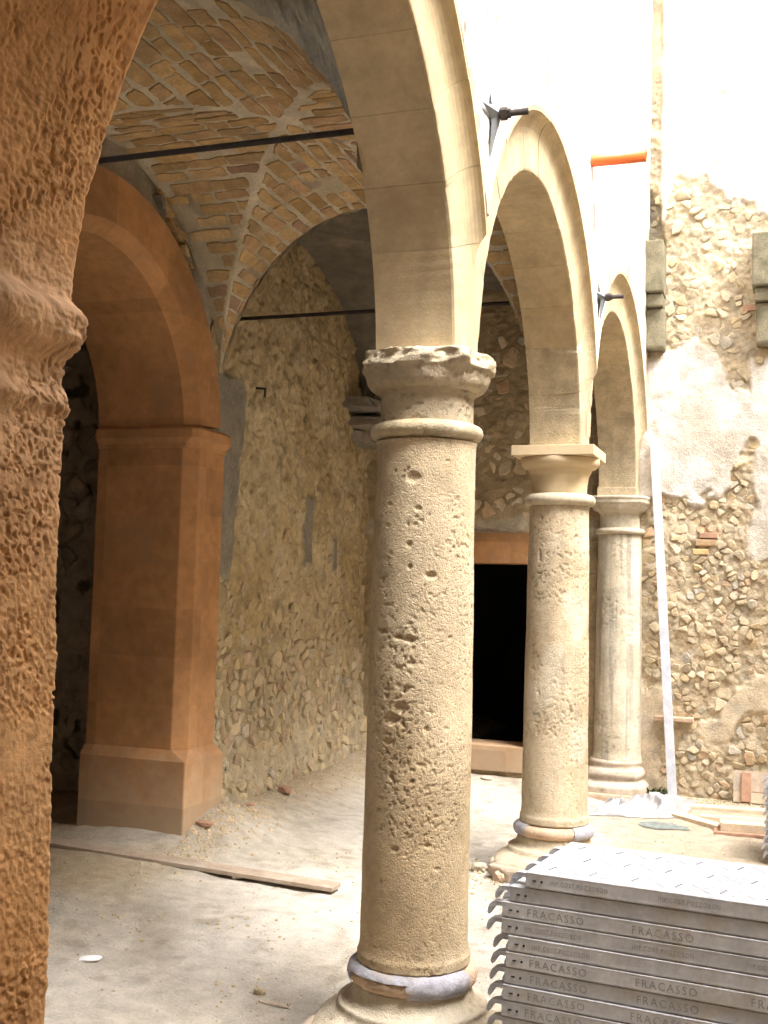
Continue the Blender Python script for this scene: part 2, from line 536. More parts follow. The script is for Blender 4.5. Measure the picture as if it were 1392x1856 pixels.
us = np.arange(2.36, 5.46, .012); vs = np.arange(-.1, 4.6, .013)
wall_sheet('mortar_face', us, vs, lambda U, V, D: (XL + D, U, V), left_func, M_WALL, left, flip=False)
MB().box((XL - .75, 2.46, -.2), (XL - .06, 5.44, 4.55)).build('masonry_core', M_STONE_DK, left)
cells = voronoi_cells(2.46, 5.36, .05, 2.0, .100, .074, 5, .004)
def keepL(p, r):
    y, z = p
    e = 1.25 + .35 * float(fbm(y * 1.5, 2.2, 0, 2, 44)) + .25 * (y - 2.5) / 2.8
    return z > gz(XL, y) - .02 and r.random() < (.84 if z < e - .3 else .5 if z < e + .1 else .14)
place_stones(cells, keepL, lambda p, r: r.uniform(.008, .026) if p[1] < 1.2 else r.uniform(.004, .013),
             lambda u, v, w: (XL + w, u, v), left, M_STONE, 300, left_func, lambda c: -poly_area(c[1]), 3)
# iron nail in the wall
MB().tube((XL - .02, 3.02, 2.97), (XL + .09, 3.02, 2.96), .008, 8).tube((XL + .085, 3.02, 2.96), (XL + .085, 3.02, 2.90), .008, 8).build('nail', M_IRON, left)

# wall over and before the plastered archway (grey lunette)
AC, AR, AZ = 1.10, .93, 2.50            # plastered archway: centre y, radius, springing z
lun = thing('lunette_wall', 'grey stained plaster lunette above the orange archway', 'wall', (XL - .3, 1.1, 3.2))
def lun_ring(t): return AC + (AR + .30) * math.cos(t), AZ + (AR + .30) * math.sin(t)
nt_, ns_ = 90, 40
th = np.linspace(0, math.pi, nt_)
s_ = np.linspace(0, 1, ns_)
py, pz = AC + (AR + .28) * np.cos(th), AZ + (AR + .28) * np.sin(th)
k = np.minimum(1.42 / np.maximum(np.abs(np.cos(th)), 1e-6), 2.1 / np.maximum(np.sin(th), 1e-6))
qy, qz = AC + k * np.cos(th), AZ + k * np.sin(th)
LY = py[:, None] * (1 - s_) + qy[:, None] * s_
LZ = pz[:, None] * (1 - s_) + qz[:, None] * s_
DD = (fbm(LY * 5, LZ * 5, 0, 4, 51) - .5) * .05
lc = mixc((.30, .265, .21), (.40, .36, .285), fbm(LY * 2.5, LZ * 2.5, 0, 3, 52))
lc = mixc(lc, (.17, .15, .12), sstep(.52, .66, fbm(LY * 4, LZ * 3, 0, 4, 53)) * .8)
mesh_obj('lunette_plaster', np.stack([XL + DD, LY, LZ], -1), grid_faces(nt_, ns_), M_WALL, lun, True, lc)

# wall nearer the camera, on the other side of the archway
nearw = thing('rubble_wall', 'stretch of inner wall before the orange archway, mostly behind the near pier', 'wall', (XL - .3, -1.4, 0))
us = np.arange(-2.9, -.24, .03); vs = np.arange(-.1, 4.6, .03)
wall_sheet('mortar_face', us, vs, lambda U, V, D: (XL + D, U, V), left_func, M_WALL, nearw)
MB().box((XL - .75, -2.9, -.2), (XL - .08, -.24, 4.55)).build('masonry_core', M_STONE_DK, nearw)

# ================================================================== PLASTERED ARCHWAY
arch = thing('plastered_archway', 'smooth orange plastered archway with moulded impost and plinth in the left wall', 'archway', (XL - .3, AC, 0))
XF, TH = -2.10, .67                     # face plane, thickness
def prism_yx(sec, z0, z1):              # sec: list of (x,y) ; extruded in z
    n = len(sec)
    return [(x, y, z0) for x, y in sec] + [(x, y, z1) for x, y in sec], [tuple(range(n))[::-1], tuple(range(n, 2 * n))] + [(i, (i + 1) % n, n + (i + 1) % n, n + i) for i in range(n)]
for sgn in (1, -1):
    yj = AC + sgn * AR                  # jamb plane
    def sec(e, ch=.075, yw=.40):
        return [(XF - TH, yj - sgn * e), (XF + e - ch, yj - sgn * e), (XF + e, yj - sgn * e + sgn * ch), (XF + e, yj + sgn * (yw + e * .4)), (XF - TH, yj + sgn * (yw + e * .4))]
    zb = -.1 if sgn < 0 else .12
    v, f = prism_yx(sec(.055, .006), zb, .56); MB().add(v, f).build('plinth', M_PLASTER_OR, arch, bevel=.006)
    sa, sb = sec(.05, .01), sec(.0)
    n = len(sa)
    MB().add([(x, y, .56) for x, y in sa] + [(x, y, .615) for x, y in sb], [tuple(range(n))[::-1], tuple(range(n, 2 * n))] + [(i, (i + 1) % n, n + (i + 1) % n, n + i) for i in range(n)]).build('plinth_slope', M_PLASTER_OR, arch)
    v, f = prism_yx(sec(0), .61, 2.43); MB().add(v, f).build('pier_shaft', M_PLASTER_OR, arch, bevel=.008)
    im = MB()
    prof = [(0, 2.425), (.008, 2.43), (.010, 2.452), (.022, 2.465), (.036, 2.485), (.038, 2.54), (.02, 2.552), (.0, 2.565)]
    rings = [[(x, y, z) for x, y in sec(e, .075 - e * 1.2)] for e, z in prof]
    vv = [p for rg in rings for p in rg]
    ff = []
    for a in range(len(prof) - 1):
        for i in range(5):
            ff.append((a * 5 + i, a * 5 + (i + 1) % 5, (a + 1) * 5 + (i + 1) % 5, (a + 1) * 5 + i))
    ff += [tuple(range(5))[::-1], tuple(range((len(prof) - 1) * 5, len(prof) * 5))]
    im.add(vv, ff).build('impost', M_PLASTER_OR, arch, bevel=.004)
# arch ring (soffit, chamfer, face)
na = 72
th = np.linspace(R_(4.0), math.pi - R_(4.0), na)
sect = [(XF - TH, AR), (XF - .075, AR), (XF, AR + .075), (XF, AR + .335), (XF - .14, AR + .345), (XF - TH, AR + .345)]
ns = len(sect)
P = [[(x, AC + r * math.cos(t), AZ + r * math.sin(t)) for x, r in sect] for t in th]
vv = [p for rg in P for p in rg]
ff = [(i * ns + j, i * ns + (j + 1) % ns, (i + 1) * ns + (j + 1) % ns, (i + 1) * ns + j) for i in range(na - 1) for j in range(ns)]
ff += [tuple(range(ns)), tuple(range((na - 1) * ns, na * ns))[::-1]]
MB().add(vv, ff).build('arch_ring', M_PLASTER_OR, arch)

# room behind the archway
room = thing('back_room', 'dim rubble walled room seen through the orange archway', 'room', (-4, 1, 0))
def room_func(U, V):
    D = (fbm(U * 6, V * 6, 0, 4, 61) - .5) * .10 + (fbm(U * 22, V * 22, 0, 3, 62) - .5) * .04
    C = mixc((.34, .30, .24), (.48, .43, .35), fbm(U * 3, V * 3, 0, 3, 63))
    C = mixc(C, (.10, .085, .06), sstep(.6, .7, fbm(U * 9, V * 9, 0, 3, 64)))
    return D, C
us = np.arange(-5.6, -2.7, .02); vs = np.arange(-.1, 4.5, .02)
wall_sheet('end_face', us, vs, lambda U, V, D: (U, 2.62 + D * -1, V), room_func, M_WALL, room, flip=True)
us = np.arange(-2.6, 2.7, .06); vs = np.arange(-.1, 4.5, .06)
wall_sheet('back_face', us, vs, lambda U, V, D: (-5.55 + D, U, V), room_func, M_WALL, room)
wall_sheet('near_face', np.arange(-5.6, -2.7, .08), vs, lambda U, V, D: (U, -2.55 + D, V), room_func, M_WALL, room)
cells = voronoi_cells(-3.6, -2.8, .1, 3.2, .15, .12, 15, .012)
place_stones(cells, lambda p, r: r.random() < .5, lambda p, r: r.uniform(.015, .05), lambda u, v, w: (u, 2.62 - w, v), room, M_STONE_DK, 300, None, None, 8)
sl = MB().box((-2.98, 2.42, .0), (-2.72, 2.60, .30)).build('stone_block', M_GREYPL, None, bevel=.02)
tag(sl, 'dark grey squared stone block on the floor behind the orange pier', 'stone block')

# ================================================================== BRICK VAULT
xa, xb = XL, -.145
VXC, VA = (xa + xb) / 2, (xb - xa) / 2
def groin_vault(parent, name, y0, y1, hs_, b, m, colf, seed, n=110, disp=.012, kk=.0, ymin=-99.):
    yc, c = (y0 + y1) / 2, (y1 - y0) / 2
    t = np.linspace(-math.pi / 2, math.pi / 2, n)
    U, V = np.meshgrid(t, t, indexing='ij')
    X = VXC + VA * np.sin(U); Y = yc + c * np.sin(V)
    cm = np.maximum(np.cos(U), np.cos(V))
    Z = hs_ + b * cm + kk * cm ** 2
    nz = (fbm(X * 6, Y * 6, Z * 6, 4, seed) - .5) * 2 * disp
    Z = Z + nz
    X = X + (fbm(X * 7, Y * 7, Z * 7, 3, seed + 9) - .5) * disp * np.abs(np.sin(U)) * .0
    C = colf(X, Y, Z)
    if kk == 0:                         # run on to the wall at the far end
        X, Y, Z = [np.concatenate([q_, q_[:, -1:]], 1) for q_ in (X, Y, Z)]
        Y[:, -1] += .22
        C = np.concatenate([C, C[:, -1:]], 1)
    return mesh_obj(name, np.stack([X, Y, Z], -1), grid_faces(n, X.shape[1], flip=True, mask=(Y[:-1, :-1] > ymin)), m, parent, True, C)

V0, V1, VH, VB = -.15, 2.50, 2.81, 1.04
VK = .14                               # extra rise towards the crown
def fz(w): return VB * np.cos(w) + VK * np.cos(w) ** 2
VYC, VC = (V0 + V1) / 2, (V1 - V0) / 2
vault = thing('brick_vault', 'groin vault of ochre bricks in thick pale mortar over the middle bay', 'vault', (VXC, VYC, VH))
def vcol(X, Y, Z):
    t = fbm(X * 3, Y * 3, Z * 3, 4, 71)
    C = mixc((.46, .40, .285), (.60, .54, .42), sstep(.3, .7, t))
    return mixc(C, (.27, .23, .17), sstep(.60, .74, fbm(X * 5, Y * 5, Z * 5, 3, 72)) * .7)
groin_vault(vault, 'mortar_web', V0, V1, VH, VB, M_VMORTAR, vcol, 73, 130, .006, VK)
# broken edges of the web towards the neighbouring bays
for yy, sg in ((V1, 1), (V0, -1)):
    t = np.linspace(-1.45, 1.45, 150); k = np.linspace(0, 1, 8)
    T, K = np.meshgrid(t, k, indexing='ij')
    X = VXC + VA * np.sin(T) * (1 + 0 * K)
    Z = VH + fz(T) + K * .22 - .012 + (fbm(T * 16, K * 3, 0, 3, 75) - .5) * .05
    Y = yy + sg * (.02 + (fbm(T * 12, K * 2.5, 0, 4, 76) - .45) * .10 * (.3 + K))
    P = np.stack([X, Y, Z], -1)
    mesh_obj('broken_edge', P, grid_faces(150, 8, flip=(sg < 0)), M_VMORTAR, vault, False, vcol(X, Y, Z))

tab = np.linspace(-math.pi / 2, math.pi / 2, 2001)
def arc_table(a):
    x, z = a * np.sin(tab), fz(tab)
    s = np.concatenate([[0], np.cumsum(np.hypot(np.diff(x), np.diff(z)))])
    return s - s[1000]
SU, SV = arc_table(VA), arc_table(VC)
nbrick = 0
def lay_bricks(along):
    """along='y': courses run along the portico (longitudinal barrel), 'x': across it"""
    global nbrick
    r = random.Random(31 if along == 'y' else 32)
    tbl, half, axc, axh = (SU, VA, VYC, VC) if along == 'y' else (SV, VC, VXC, VA)
    ctr = VXC if along == 'y' else VYC
    pitch, mort = .094, .020
    s = tbl[0] + .30
    row = 0
    while s + pitch < tbl[-1] - .30:
        h = pitch * r.uniform(.88, 1.12)
        a = -axh + r.uniform(.0, .2)
        while a < axh:
            L = r.choice((.24, .23, .22, .25, .20, .13)) * r.uniform(.9, 1.08)
            m0 = mort * r.uniform(.6, 1.5)
            rect = [(s, a), (s + h - m0, a), (s + h - m0, a + L), (s, a + L)]
            a += L + mort * r.uniform(.5, 1.3)
            rect = [(p + r.uniform(-.006, .006), q + r.uniform(-.008, .008)) for p, q in rect]
            poly = []
            ok = True
            for p, q in rect:                                # to (angle across, angle along)
                w = float(np.interp(p, tbl, tab))
                qq = max(-.9999, min(.9999, q / axh))
                poly.append((w, math.asin(qq)))
            side = 1 if sum(q for _, q in poly) > 0 else -1
            mg = .020 + r.uniform(0, .025)
            # keep |across| < side*along - mg
            k = 1 / math.sqrt(2)
            for sg in (1, -1):
                poly = clip_poly(poly, (sg * k, -side * k), -mg * k)
                if len(poly) < 3: break
            if len(poly) < 3: continue
            poly = clip_poly(poly, (0, 1), 1.50); poly = clip_poly(poly, (0, -1), 1.50)
            if len(poly) < 3: continue
            area = 0
            for i in range(len(poly)):
                p, q = poly[i], poly[(i + 1) % len(poly)]
                area += p[0] * q[1] - q[0] * p[1]
            if abs(area) / 2 < .0022: continue
            if r.random() < .035: continue
            # lower parts near the springing are smeared over with mortar
            zc = VH + float(fz(sum(p for p, _ in poly) / len(poly)))
            if zc < VH + .36 and r.random() < .45: continue
            # subdivide outline, round corners
            out = []
            nn = len(poly)
            for i in range(nn):
                p, q = poly[i], poly[(i + 1) % nn]
                for t in (.08, .35, .65, .92):
                    jit = .008 if .3 < t < .7 else .004
                    out.append((p[0] + t * (q[0] - p[0]) + r.uniform(-jit, jit), p[1] + t * (q[1] - p[1]) + r.uniform(-jit, jit)))
            cw = sum(p for p, _ in out) / len(out); ca = sum(q for _, q in out) / len(out)
            proud = r.uniform(.002, .009)
            vs, fs = [], []
            nn = len(out)
            for sc_, d_ in ((1.0, -.03), (.99, proud * .7), (.955, proud)):
                for w, al in out:
                    w2, a2 = cw + (w - cw) * sc_, ca + (al - ca) * sc_
                    nx, nz_ = VB * math.sin(w2) + VK * math.sin(2 * w2), half * math.cos(w2)
                    l = math.hypot(nx, nz_)
                    nx, nz_ = nx / l, nz_ / l
                    dd = d_ + (r.uniform(-.0022, .0022) if d_ > 0 else 0)
                    pc = ctr + half * math.sin(w2) - nx * dd
                    pz_ = VH + float(fz(w2)) - nz_ * dd
                    pa = axc + axh * math.sin(a2)
                    vs.append(Vector((pc, pa, pz_)) if along == 'y' else Vector((pa, pc, pz_)))
            for ring in range(2):
                for i in range(nn):
                    q0 = ring * nn + i; q1 = ring * nn + (i + 1) % nn
                    fs.append((q0, q1, q1 + nn, q0 + nn))
            fs.append(tuple(2 * nn + i for i in range(nn)))
            me = bpy.data.meshes.new('brick')
            c = sum(vs, Vector()) / len(vs)
            me.from_pydata([v - c for v in vs], [], fs)
            me.materials.append(M_BRICK)
            bm = bmesh.new(); bm.from_mesh(me); bmesh.ops.recalc_face_normals(bm, faces=bm.faces); bm.to_mesh(me); bm.free()
            o = bpy.data.objects.new('brick', me)
            o.location = c - Vector(vault.location)
            link(o, vault)
            nbrick += 1
        s += h
        row += 1
lay_bricks('y'); lay_bricks('x')
print('bricks', nbrick)

r = random.Random(91)
for i in range(16):
    yb = r.uniform(1.62, 2.12); zb = 3.93 - (yb - 1.62) * .72 + r.uniform(-.09, .03)
    vs, fs = stone_geo((0, 0), [(-.06, -.022), (.06, -.026), (.07, .022), (-.055, .026)], r.uniform(.015, .06), r, .2)
    ca_, sa_ = math.cos(-.5), math.sin(-.5)
    W = [Vector((XL - .01 + w, yb + u_ * ca_ - v_ * sa_, zb + u_ * sa_ + v_ * ca_)) for u_, v_, w in vs]
    mesh_obj('broken_brick', [tuple(w) for w in W], [list(f_) for f_ in fs], M_BRICK if i % 3 else M_GREYPL, vault)
# grey plastered vaults of the neighbouring bays
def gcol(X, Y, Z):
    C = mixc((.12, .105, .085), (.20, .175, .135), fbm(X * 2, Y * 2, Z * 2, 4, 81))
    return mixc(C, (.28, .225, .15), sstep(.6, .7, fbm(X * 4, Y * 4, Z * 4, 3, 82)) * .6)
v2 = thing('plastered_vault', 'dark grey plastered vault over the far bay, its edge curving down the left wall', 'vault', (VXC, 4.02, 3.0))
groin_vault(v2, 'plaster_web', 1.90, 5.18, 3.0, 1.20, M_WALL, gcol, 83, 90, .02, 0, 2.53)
r = random.Random(4)
for zc_, dep, wid in ((3.16, .30, .30), (3.02, .24, .25), (2.90, .16, .19)):
    vs, fs = stone_geo((0, 0), [(-wid, -.075), (wid, -.07), (wid, .07), (-wid, .075)], dep, r, .08)
    mesh_obj('springer_stone', [(XL - .03 + w, 2 * S - .05 - wid * .9 + u_, zc_ + v_) for u_, v_, w in vs], [list(f_) for f_ in fs], M_GREYPL, v2)
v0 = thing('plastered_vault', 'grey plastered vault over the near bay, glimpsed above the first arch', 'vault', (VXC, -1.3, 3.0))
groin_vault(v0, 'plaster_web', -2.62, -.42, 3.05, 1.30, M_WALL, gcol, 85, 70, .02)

# floor above the portico
up = MB().box((-6.2, -2.9, 4.56), (.10, 5.9, 4.9)).build('upper_floor', M_GREYPL)
tag(up, 'floor slab of the storey above the portico', None, None, 'structure')

# ================================================================== ARCADE
AR2, AZ2, XA, XW, RO = 1.18, 2.40, .15, .20, 1.455
arc = thing('arcade_wall', 'cream stone arcade of round moulded arches with bright white wall above, facing the courtyard', 'arcade', (0, S / 2, 2.45))
JT = [3.3, 20, 31, 43, 56, 69, 83, 97, 111, 124, 137, 149, 160, 176.7]
def vsec():
    sct = [(-.15, AR2), (-.15 + .004, AR2 - .0), (XA - .012, AR2), (XA - .003, AR2 + .003), (XA, AR2 + .012), (XA, AR2 + .135)]
    for i in range(1, 8):               # cavetto up to the wall plane
        t = i / 7 * math.pi / 2
        sct.append((XA + .062 * (1 - math.cos(t)), AR2 + .14 + .115 * math.sin(t)))
    sct += [(XA + .062, RO), (-.15, RO + .01)]
    return sct
VS = vsec()
def cove_x(r_):
    q = min(1.0, max(0.0, (r_ - AR2 - .14) / .115))
    return XA + .062 * (1 - math.sqrt(max(0.0, 1 - q * q)))
for ai, yc in enumerate((-S / 2, S / 2, 1.5 * S)):
    ring = mesh_obj('arch', [(0, 0, 0), (0, .001, 0), (.001, 0, 0)], [(0, 1, 2)], M_ARCH, arc)
    # the backing ring behind the joints
    MBk = MB()
    tt = np.linspace(R_(3.4), R_(176.6), 60)
    pr = [(-.140, AR2 + .006), (XA - .006, AR2 + .006), (XA - .006, AR2 + .13), (-.140, AR2 + .13)]
    vv = [(x, yc + max(-S / 2, min(S / 2, r_ * math.cos(t))), AZ2 + r_ * math.sin(t)) for t in tt for x, r_ in pr]
    ff = [(i * 4 + j, i * 4 + (j + 1) % 4, i * 4 + 4 + (j + 1) % 4, i * 4 + 4 + j) for i in range(59) for j in range(4)]
    me = bpy.data.meshes.new('arch'); me.from_pydata(vv, [], ff); me.materials.append(M_ARCH_OLD)
    ring.data = me
    for k in range(len(JT) - 1):
        a0, a1 = R_(JT[k]), R_(JT[k + 1])
        old = (ai == 1 and k in (0, 1)) or (ai == 2 and k in (0, 1, 2, 3, 10, 11, 12))
        g_ = .0007 / AR2
        nseg = 20
        tt = np.linspace(a0 + g_, a1 - g_, nseg)
        jx = rng.uniform(-.002, .002)
        vv = []
        for t in tt:
            for x, r_ in VS:
                if AR2 - .001 < r_ < AR2 + .02 and x > .1:
                    yy_, zz_ = yc + AR2 * math.cos(t), AR2 * math.sin(t)
                    ch = max(0.0, float(fbm(yy_ * 9, zz_ * 9, ai * 3.1, 3, 171)) - .56) * (.16 if old else .05) + .002 * float(vnoise(yy_ * 60, zz_ * 60, 0, 172))
                    r_ += ch * .7; x -= ch * .7
                y = max(-S / 2 + .001, min(S / 2 - .001, r_ * math.cos(t)))
                if x > 0 and r_ > AR2 + .13: x = min(x, cove_x((S / 2) / max(1e-6, abs(math.cos(t)))))
                vv.append((x + jx if x > 0 else x, yc + y, max(AZ2 + .063, AZ2 + r_ * math.sin(t))))
        n = len(VS)
        ff = [(i * n + j, i * n + (j + 1) % n, (i + 1) * n + (j + 1) % n, (i + 1) * n + j) for i in range(nseg - 1) for j in range(n)]
        ff += [tuple(range(n))[::-1], tuple(range((nseg - 1) * n, nseg * n))]
        me = bpy.data.meshes.new('voussoir'); me.from_pydata(vv, [], ff)
        me.materials.append(M_ARCH_OLD if old else M_ARCH)
        bm = bmesh.new(); bm.from_mesh(me); bmesh.ops.recalc_face_normals(bm, faces=bm.faces); bm.to_mesh(me); bm.free()
        o = bpy.data.objects.new('voussoir', me)
        link(o, ring)
# white wall above the arches (courtyard side) and inner side
ZT = 7.6
def facade_col(Y, Z):
    C = mixc((.74, .70, .63), (.84, .81, .77), fbm(Y * 2, Z * 2, 0, 3, 91))
    C = mixc(C, (.42, .34, .23), sstep(.56, .70, fbm(Y * 4, Z * 5, 0, 5, 92)) * .75)
    C = mixc(C, (.25, .20, .14), sstep(.66, .72, fbm(Y * 14, Z * 14, 0, 3, 99)) * .8)
    C = mixc(C, (.45, .38, .27), sstep(5.02, 5.12, Y + (fbm(Y * 3, Z * 3, 0, 3, 93) - .5) * .5) * .8)
    return C
for ai, yc in enumerate((-S / 2, S / 2, 1.5 * S)):
    nt2, ns2 = 150, 70
    th = np.linspace(R_(24.0), R_(156.0), nt2)
    s2 = np.linspace(0, 1, ns2) ** 1.6
    py, pz = RO * np.cos(th), AZ2 + RO * np.sin(th)
    k = np.minimum((S / 2) / np.maximum(np.abs(np.cos(th)), 1e-6), (ZT - AZ2) / np.sin(th))
    qy, qz = k * np.cos(th), AZ2 + k * np.sin(th)
    py = np.clip(py, -S / 2, S / 2)
    Y = yc + py[:, None] * (1 - s2) + qy[:, None] * s2
    Z = pz[:, None] * (1 - s2) + qz[:, None] * s2
    lines = sstep(.06, .0, np.abs(np.mod(Z * 2.6 + fbm(Y * 1.5, Z * 4, 0, 2, 96) * .8, 1) - .5)) * sstep(.45, .6, fbm(Y * 2.5, Z * 2.5, 0, 3, 97))
    D = (fbm(Y * 4, Z * 4, 0, 4, 94) - .5) * .035 + (fbm(Y * 22, Z * 22, 0, 3, 95) - .5) * .012 - .012 * lines
    D = D * sstep(0, .08, s2)[None, :]
    mesh_obj('facade', np.stack([XW + .012 + D, Y, Z], -1), grid_faces(nt2, ns2, flip=False), M_FACADE, arc, True, facade_col(Y, Z))
    th = np.linspace(R_(4), R_(176), 80)
    py, pz = (AR2 + .02) * np.cos(th), AZ2 + (AR2 + .02) * np.sin(th)
    k = np.minimum((S / 2) / np.maximum(np.abs(np.cos(th)), 1e-6), (4.6 - AZ2) / np.sin(th))
    qy, qz = k * np.cos(th), AZ2 + k * np.sin(th)
    s2 = np.linspace(0, 1, 20)
    Y = yc + py[:, None] * (1 - s2) + qy[:, None] * s2
    Z = pz[:, None] * (1 - s2) + qz[:, None] * s2
    D = (fbm(Y * 5, Z * 5, 0, 4, 98) - .5) * .03
    mesh_obj('inner_plaster', np.stack([-.152 + D * 0 - .0, Y, Z], -1), grid_faces(80, 20), M_WALL, arc, True, gcol(Y * 0, Y, Z))
# solid core of the upper wall
MB().box((-.10, -2.52, 4.0), (.15, 5.40, ZT - .02)).build('masonry_core', M_GREYPL, arc)

# ------------------------------------------------------------------ columns
def lathe_grid(prof, nth, dispf=None, square=None):
    prof = np.asarray(prof, float)
    th = np.linspace(0, 2 * math.pi, nth, endpoint=False)
    T, J = np.meshgrid(th, np.arange(len(prof)), indexing='ij')
    Rr, Z = prof[J, 0], prof[J, 1]
    if square is not None:
        q = square[J]
        e = 1 / np.maximum(np.abs(np.cos(T)), np.abs(np.sin(T)))
        Rr = Rr * (1 + (e - 1) * q)
    if dispf is not None:
        dr, C = dispf(T, Rr, Z)
        Rr = Rr + dr
    else:
        C = np.zeros(T.shape + (3,)) + .4
    return Rr * np.cos(T), Rr * np.sin(T), Z, C

def resample(prof, step):
    out = [prof[0]]
    for a, b in zip(prof[:-1], prof[1:]):
        n = max(1, int(math.hypot(b[0] - a[0], b[1] - a[1]) / step))
        for i in range(1, n + 1):
            t = i / n
            out.append((a[0] + (b[0] - a[0]) * t, a[1] + (b[1] - a[1]) * t))
    return out

def arcp(cx, cz, r, a0, a1, n=8):
    return [(cx + r * math.cos(R_(a0 + (a1 - a0) * i / n)), cz + r * math.sin(R_(a0 + (a1 - a0) * i / n))) for i in range(n + 1)]

def stone_disp(seed, stip=.0035, freq=85, holes=(), grooves=0., cA=(.47, .355, .215), cB=(.57, .46, .305), cD=(.27, .195, .115), broken=None, grey=0.):
    def f(T, Rr, Z):
        x, y = Rr * np.cos(T), Rr * np.sin(T)
        n1 = fbm(x * freq, y * freq, Z * freq, 2, seed)
        patch = fbm(x * 5, y * 5, Z * 3.5, 3, seed + 3)
        pit = sstep(.56, .76, n1) * (.35 + 1.0 * sstep(.35, .6, patch))
        d_ = -stip * pit * 1.6 + (n1 - .5) * stip * 1.2
        big = fbm(x * 26, y * 26, Z * 20, 3, seed + 5)
        bp = sstep(.715, .80, big) * sstep(.45, .6, patch)
        d_ = d_ - .007 * bp + (fbm(x * 7, y * 7, Z * 5, 3, seed + 7) - .5) * .008
        for (t0, z0, rx, rz, dep) in holes:
            dt = np.angle(np.exp(1j * (T - t0))) * .19
            wob = 1 + .5 * (fbm(x * 60, y * 60, Z * 60, 2, seed + 8) - .5)
            q = (dt / rx) ** 2 + ((Z - z0) / rz) ** 2
            d_ = d_ - dep * np.exp(-(q * wob) ** 2)
        if broken is not None:
            d_ = d_ + broken(T, Rr, Z, x, y)
        t = fbm(x * 4, y * 4, Z * 2, 4, seed + 11)
        C = mixc(cA, cB, sstep(.3, .7, t))
        C = mixc(C, cD, np.clip(pit * .25 + bp * .45, 0, 1))
        if grey:
            s_ = sstep(.5, .68, fbm(np.cos(T) * 6, np.sin(T) * 6, Z * .9, 4, seed + 14))
            C = mixc(C, (.30, .275, .225), s_ * grey)
            C = mixc(C, (.60, .53, .41), sstep(.55, .7, fbm(x * 9, y * 9, Z * 4, 3, seed + 15)) * .6)
        return d_, C
    return f

def lathe_part(name, prof, step, nth, loc, parent, m=M_COL, dispf=None, square=None, sub=True):
    pr = resample(prof, step) if sub else prof
    sq = None
    if square is not None:
        sq = np.array([square(z) for _, z in pr])
    X, Y, Z, C = lathe_grid(pr, nth, dispf, sq)
    P = np.stack([X + loc[0], Y + loc[1], Z + loc[2]], -1)
    faces = grid_faces(nth, len(pr), closed_u=True, flip=False).tolist()
    n = len(pr)
    faces.append([i * n for i in range(nth)][::-1])
    faces.append([i * n + n - 1 for i in range(nth)])
    return mesh_obj(name, P, faces, m, parent, True, C if m in (M_COL,) else None)

# --- column 1, nearest
c1 = thing('stone_column', 'nearest tan column, deeply pitted shaft with a broken capital', 'column', (0, 0, 0), 'columns of the arcade')
HOLES = []
r = random.Random(12)
for i in range(60):
    z = r.uniform(.45, 2.1)
    t = r.uniform(-math.pi, math.pi)
    s = r.choice((.004, .005, .006, .007, .009))
    HOLES.append((t, z, s * r.uniform(.8, 1.6), s * r.uniform(.8, 1.3), s * r.uniform(.7, 1.2)))
# clusters on the face towards the courtyard entrance
for t0, z0, n, sp in ((-1.62, 1.98, 9, .05), (-1.45, 1.80, 7, .05), (-1.15, 1.62, 4, .05), (-1.85, 1.42, 2, .03), (-1.55, 1.40, 4, .035), (-1.7, 1.18, 8, .07), (-1.35, 1.0, 5, .06), (-1.8, .72, 3, .05), (-1.25, .85, 3, .05)):
    for i in range(n):
        s = r.choice((.004, .006, .007, .010))
        HOLES.append((t0 + r.gauss(0, sp / .19), z0 + r.gauss(0, sp), s * r.uniform(.8, 1.6), s * r.uniform(.7, 1.2), s * r.uniform(.8, 1.3)))
HOLES += [(-1.12, 1.655, .022, .013, .016), (-2.12, 1.455, .026, .011, .016), (-1.72, 1.435, .02, .008, .014), (-1.5, 1.43, .026, .012, .018),
          (-1.62, 1.19, .03, .02, .016), (-1.78, 1.15, .03, .02, .016), (-1.5, 2.0, .03, .02, .012)]
shaft = [(.203, .285), (.203, .315), (.197, .33), (.1935, .36)] + [(.1935 - .0105 * ((z - .36) / 1.74) ** 1.6, z) for z in np.linspace(.4, 2.10, 30)] + [(.184, 2.13), (.188, 2.142)]
lathe_part('shaft', shaft, .0042, 300, (0, 0, 0), c1, dispf=stone_disp(101, .0027, 95, [(a_, b_, c_ * .9, d_ * .9, e_ * .8) for a_, b_, c_, d_, e_ in HOLES]))
lathe_part('astragal', [(.18, 2.146)] + arcp(.182, 2.180, .028, -80, 80, 8) + [(.178, 2.212)], .006, 160, (0, 0, 0), c1, dispf=stone_disp(111, .003, 70, cA=(.5, .41, .26), cB=(.6, .52, .38)))
def brk(T, Rr, Z, x, y):
    up_ = sstep(2.385, 2.44, Z)
    n = fbm(np.cos(T) * 2.6 + 4, np.sin(T) * 2.6, Z * 14, 4, 131)
    n2 = fbm(x * 40, y * 40, Z * 40, 3, 132)
    return -up_ * (.030 * sstep(.46, .66, n) + .016 * (n2 - .3)) + .008 * (n2 - .5) * sstep(2.33, 2.38, Z)
cap = [(.172, 2.205), (.172, 2.225), (.173, 2.31), (.178, 2.318)] + arcp(.180, 2.375, .047, -88, -10, 8) + [(.234, 2.392), (.248, 2.405), (.252, 2.43), (.248, 2.456), (.236, 2.464)]
lathe_part('capital', cap, .005, 220, (0, 0, 0), c1, dispf=stone_disp(121, .003, 60, broken=brk, cA=(.44, .355, .23), cB=(.54, .45, .32), cD=(.26, .22, .15)), square=lambda z: float(sstep(2.395, 2.42, z)) * .35)
MB().box((-.168, -.168, 2.41), (.168, .168, 2.4635)).build('bed_block', M_ARCH_OLD, c1, bevel=.012)
tor = arcp(.196, .243, .034, -90, 90, 10)
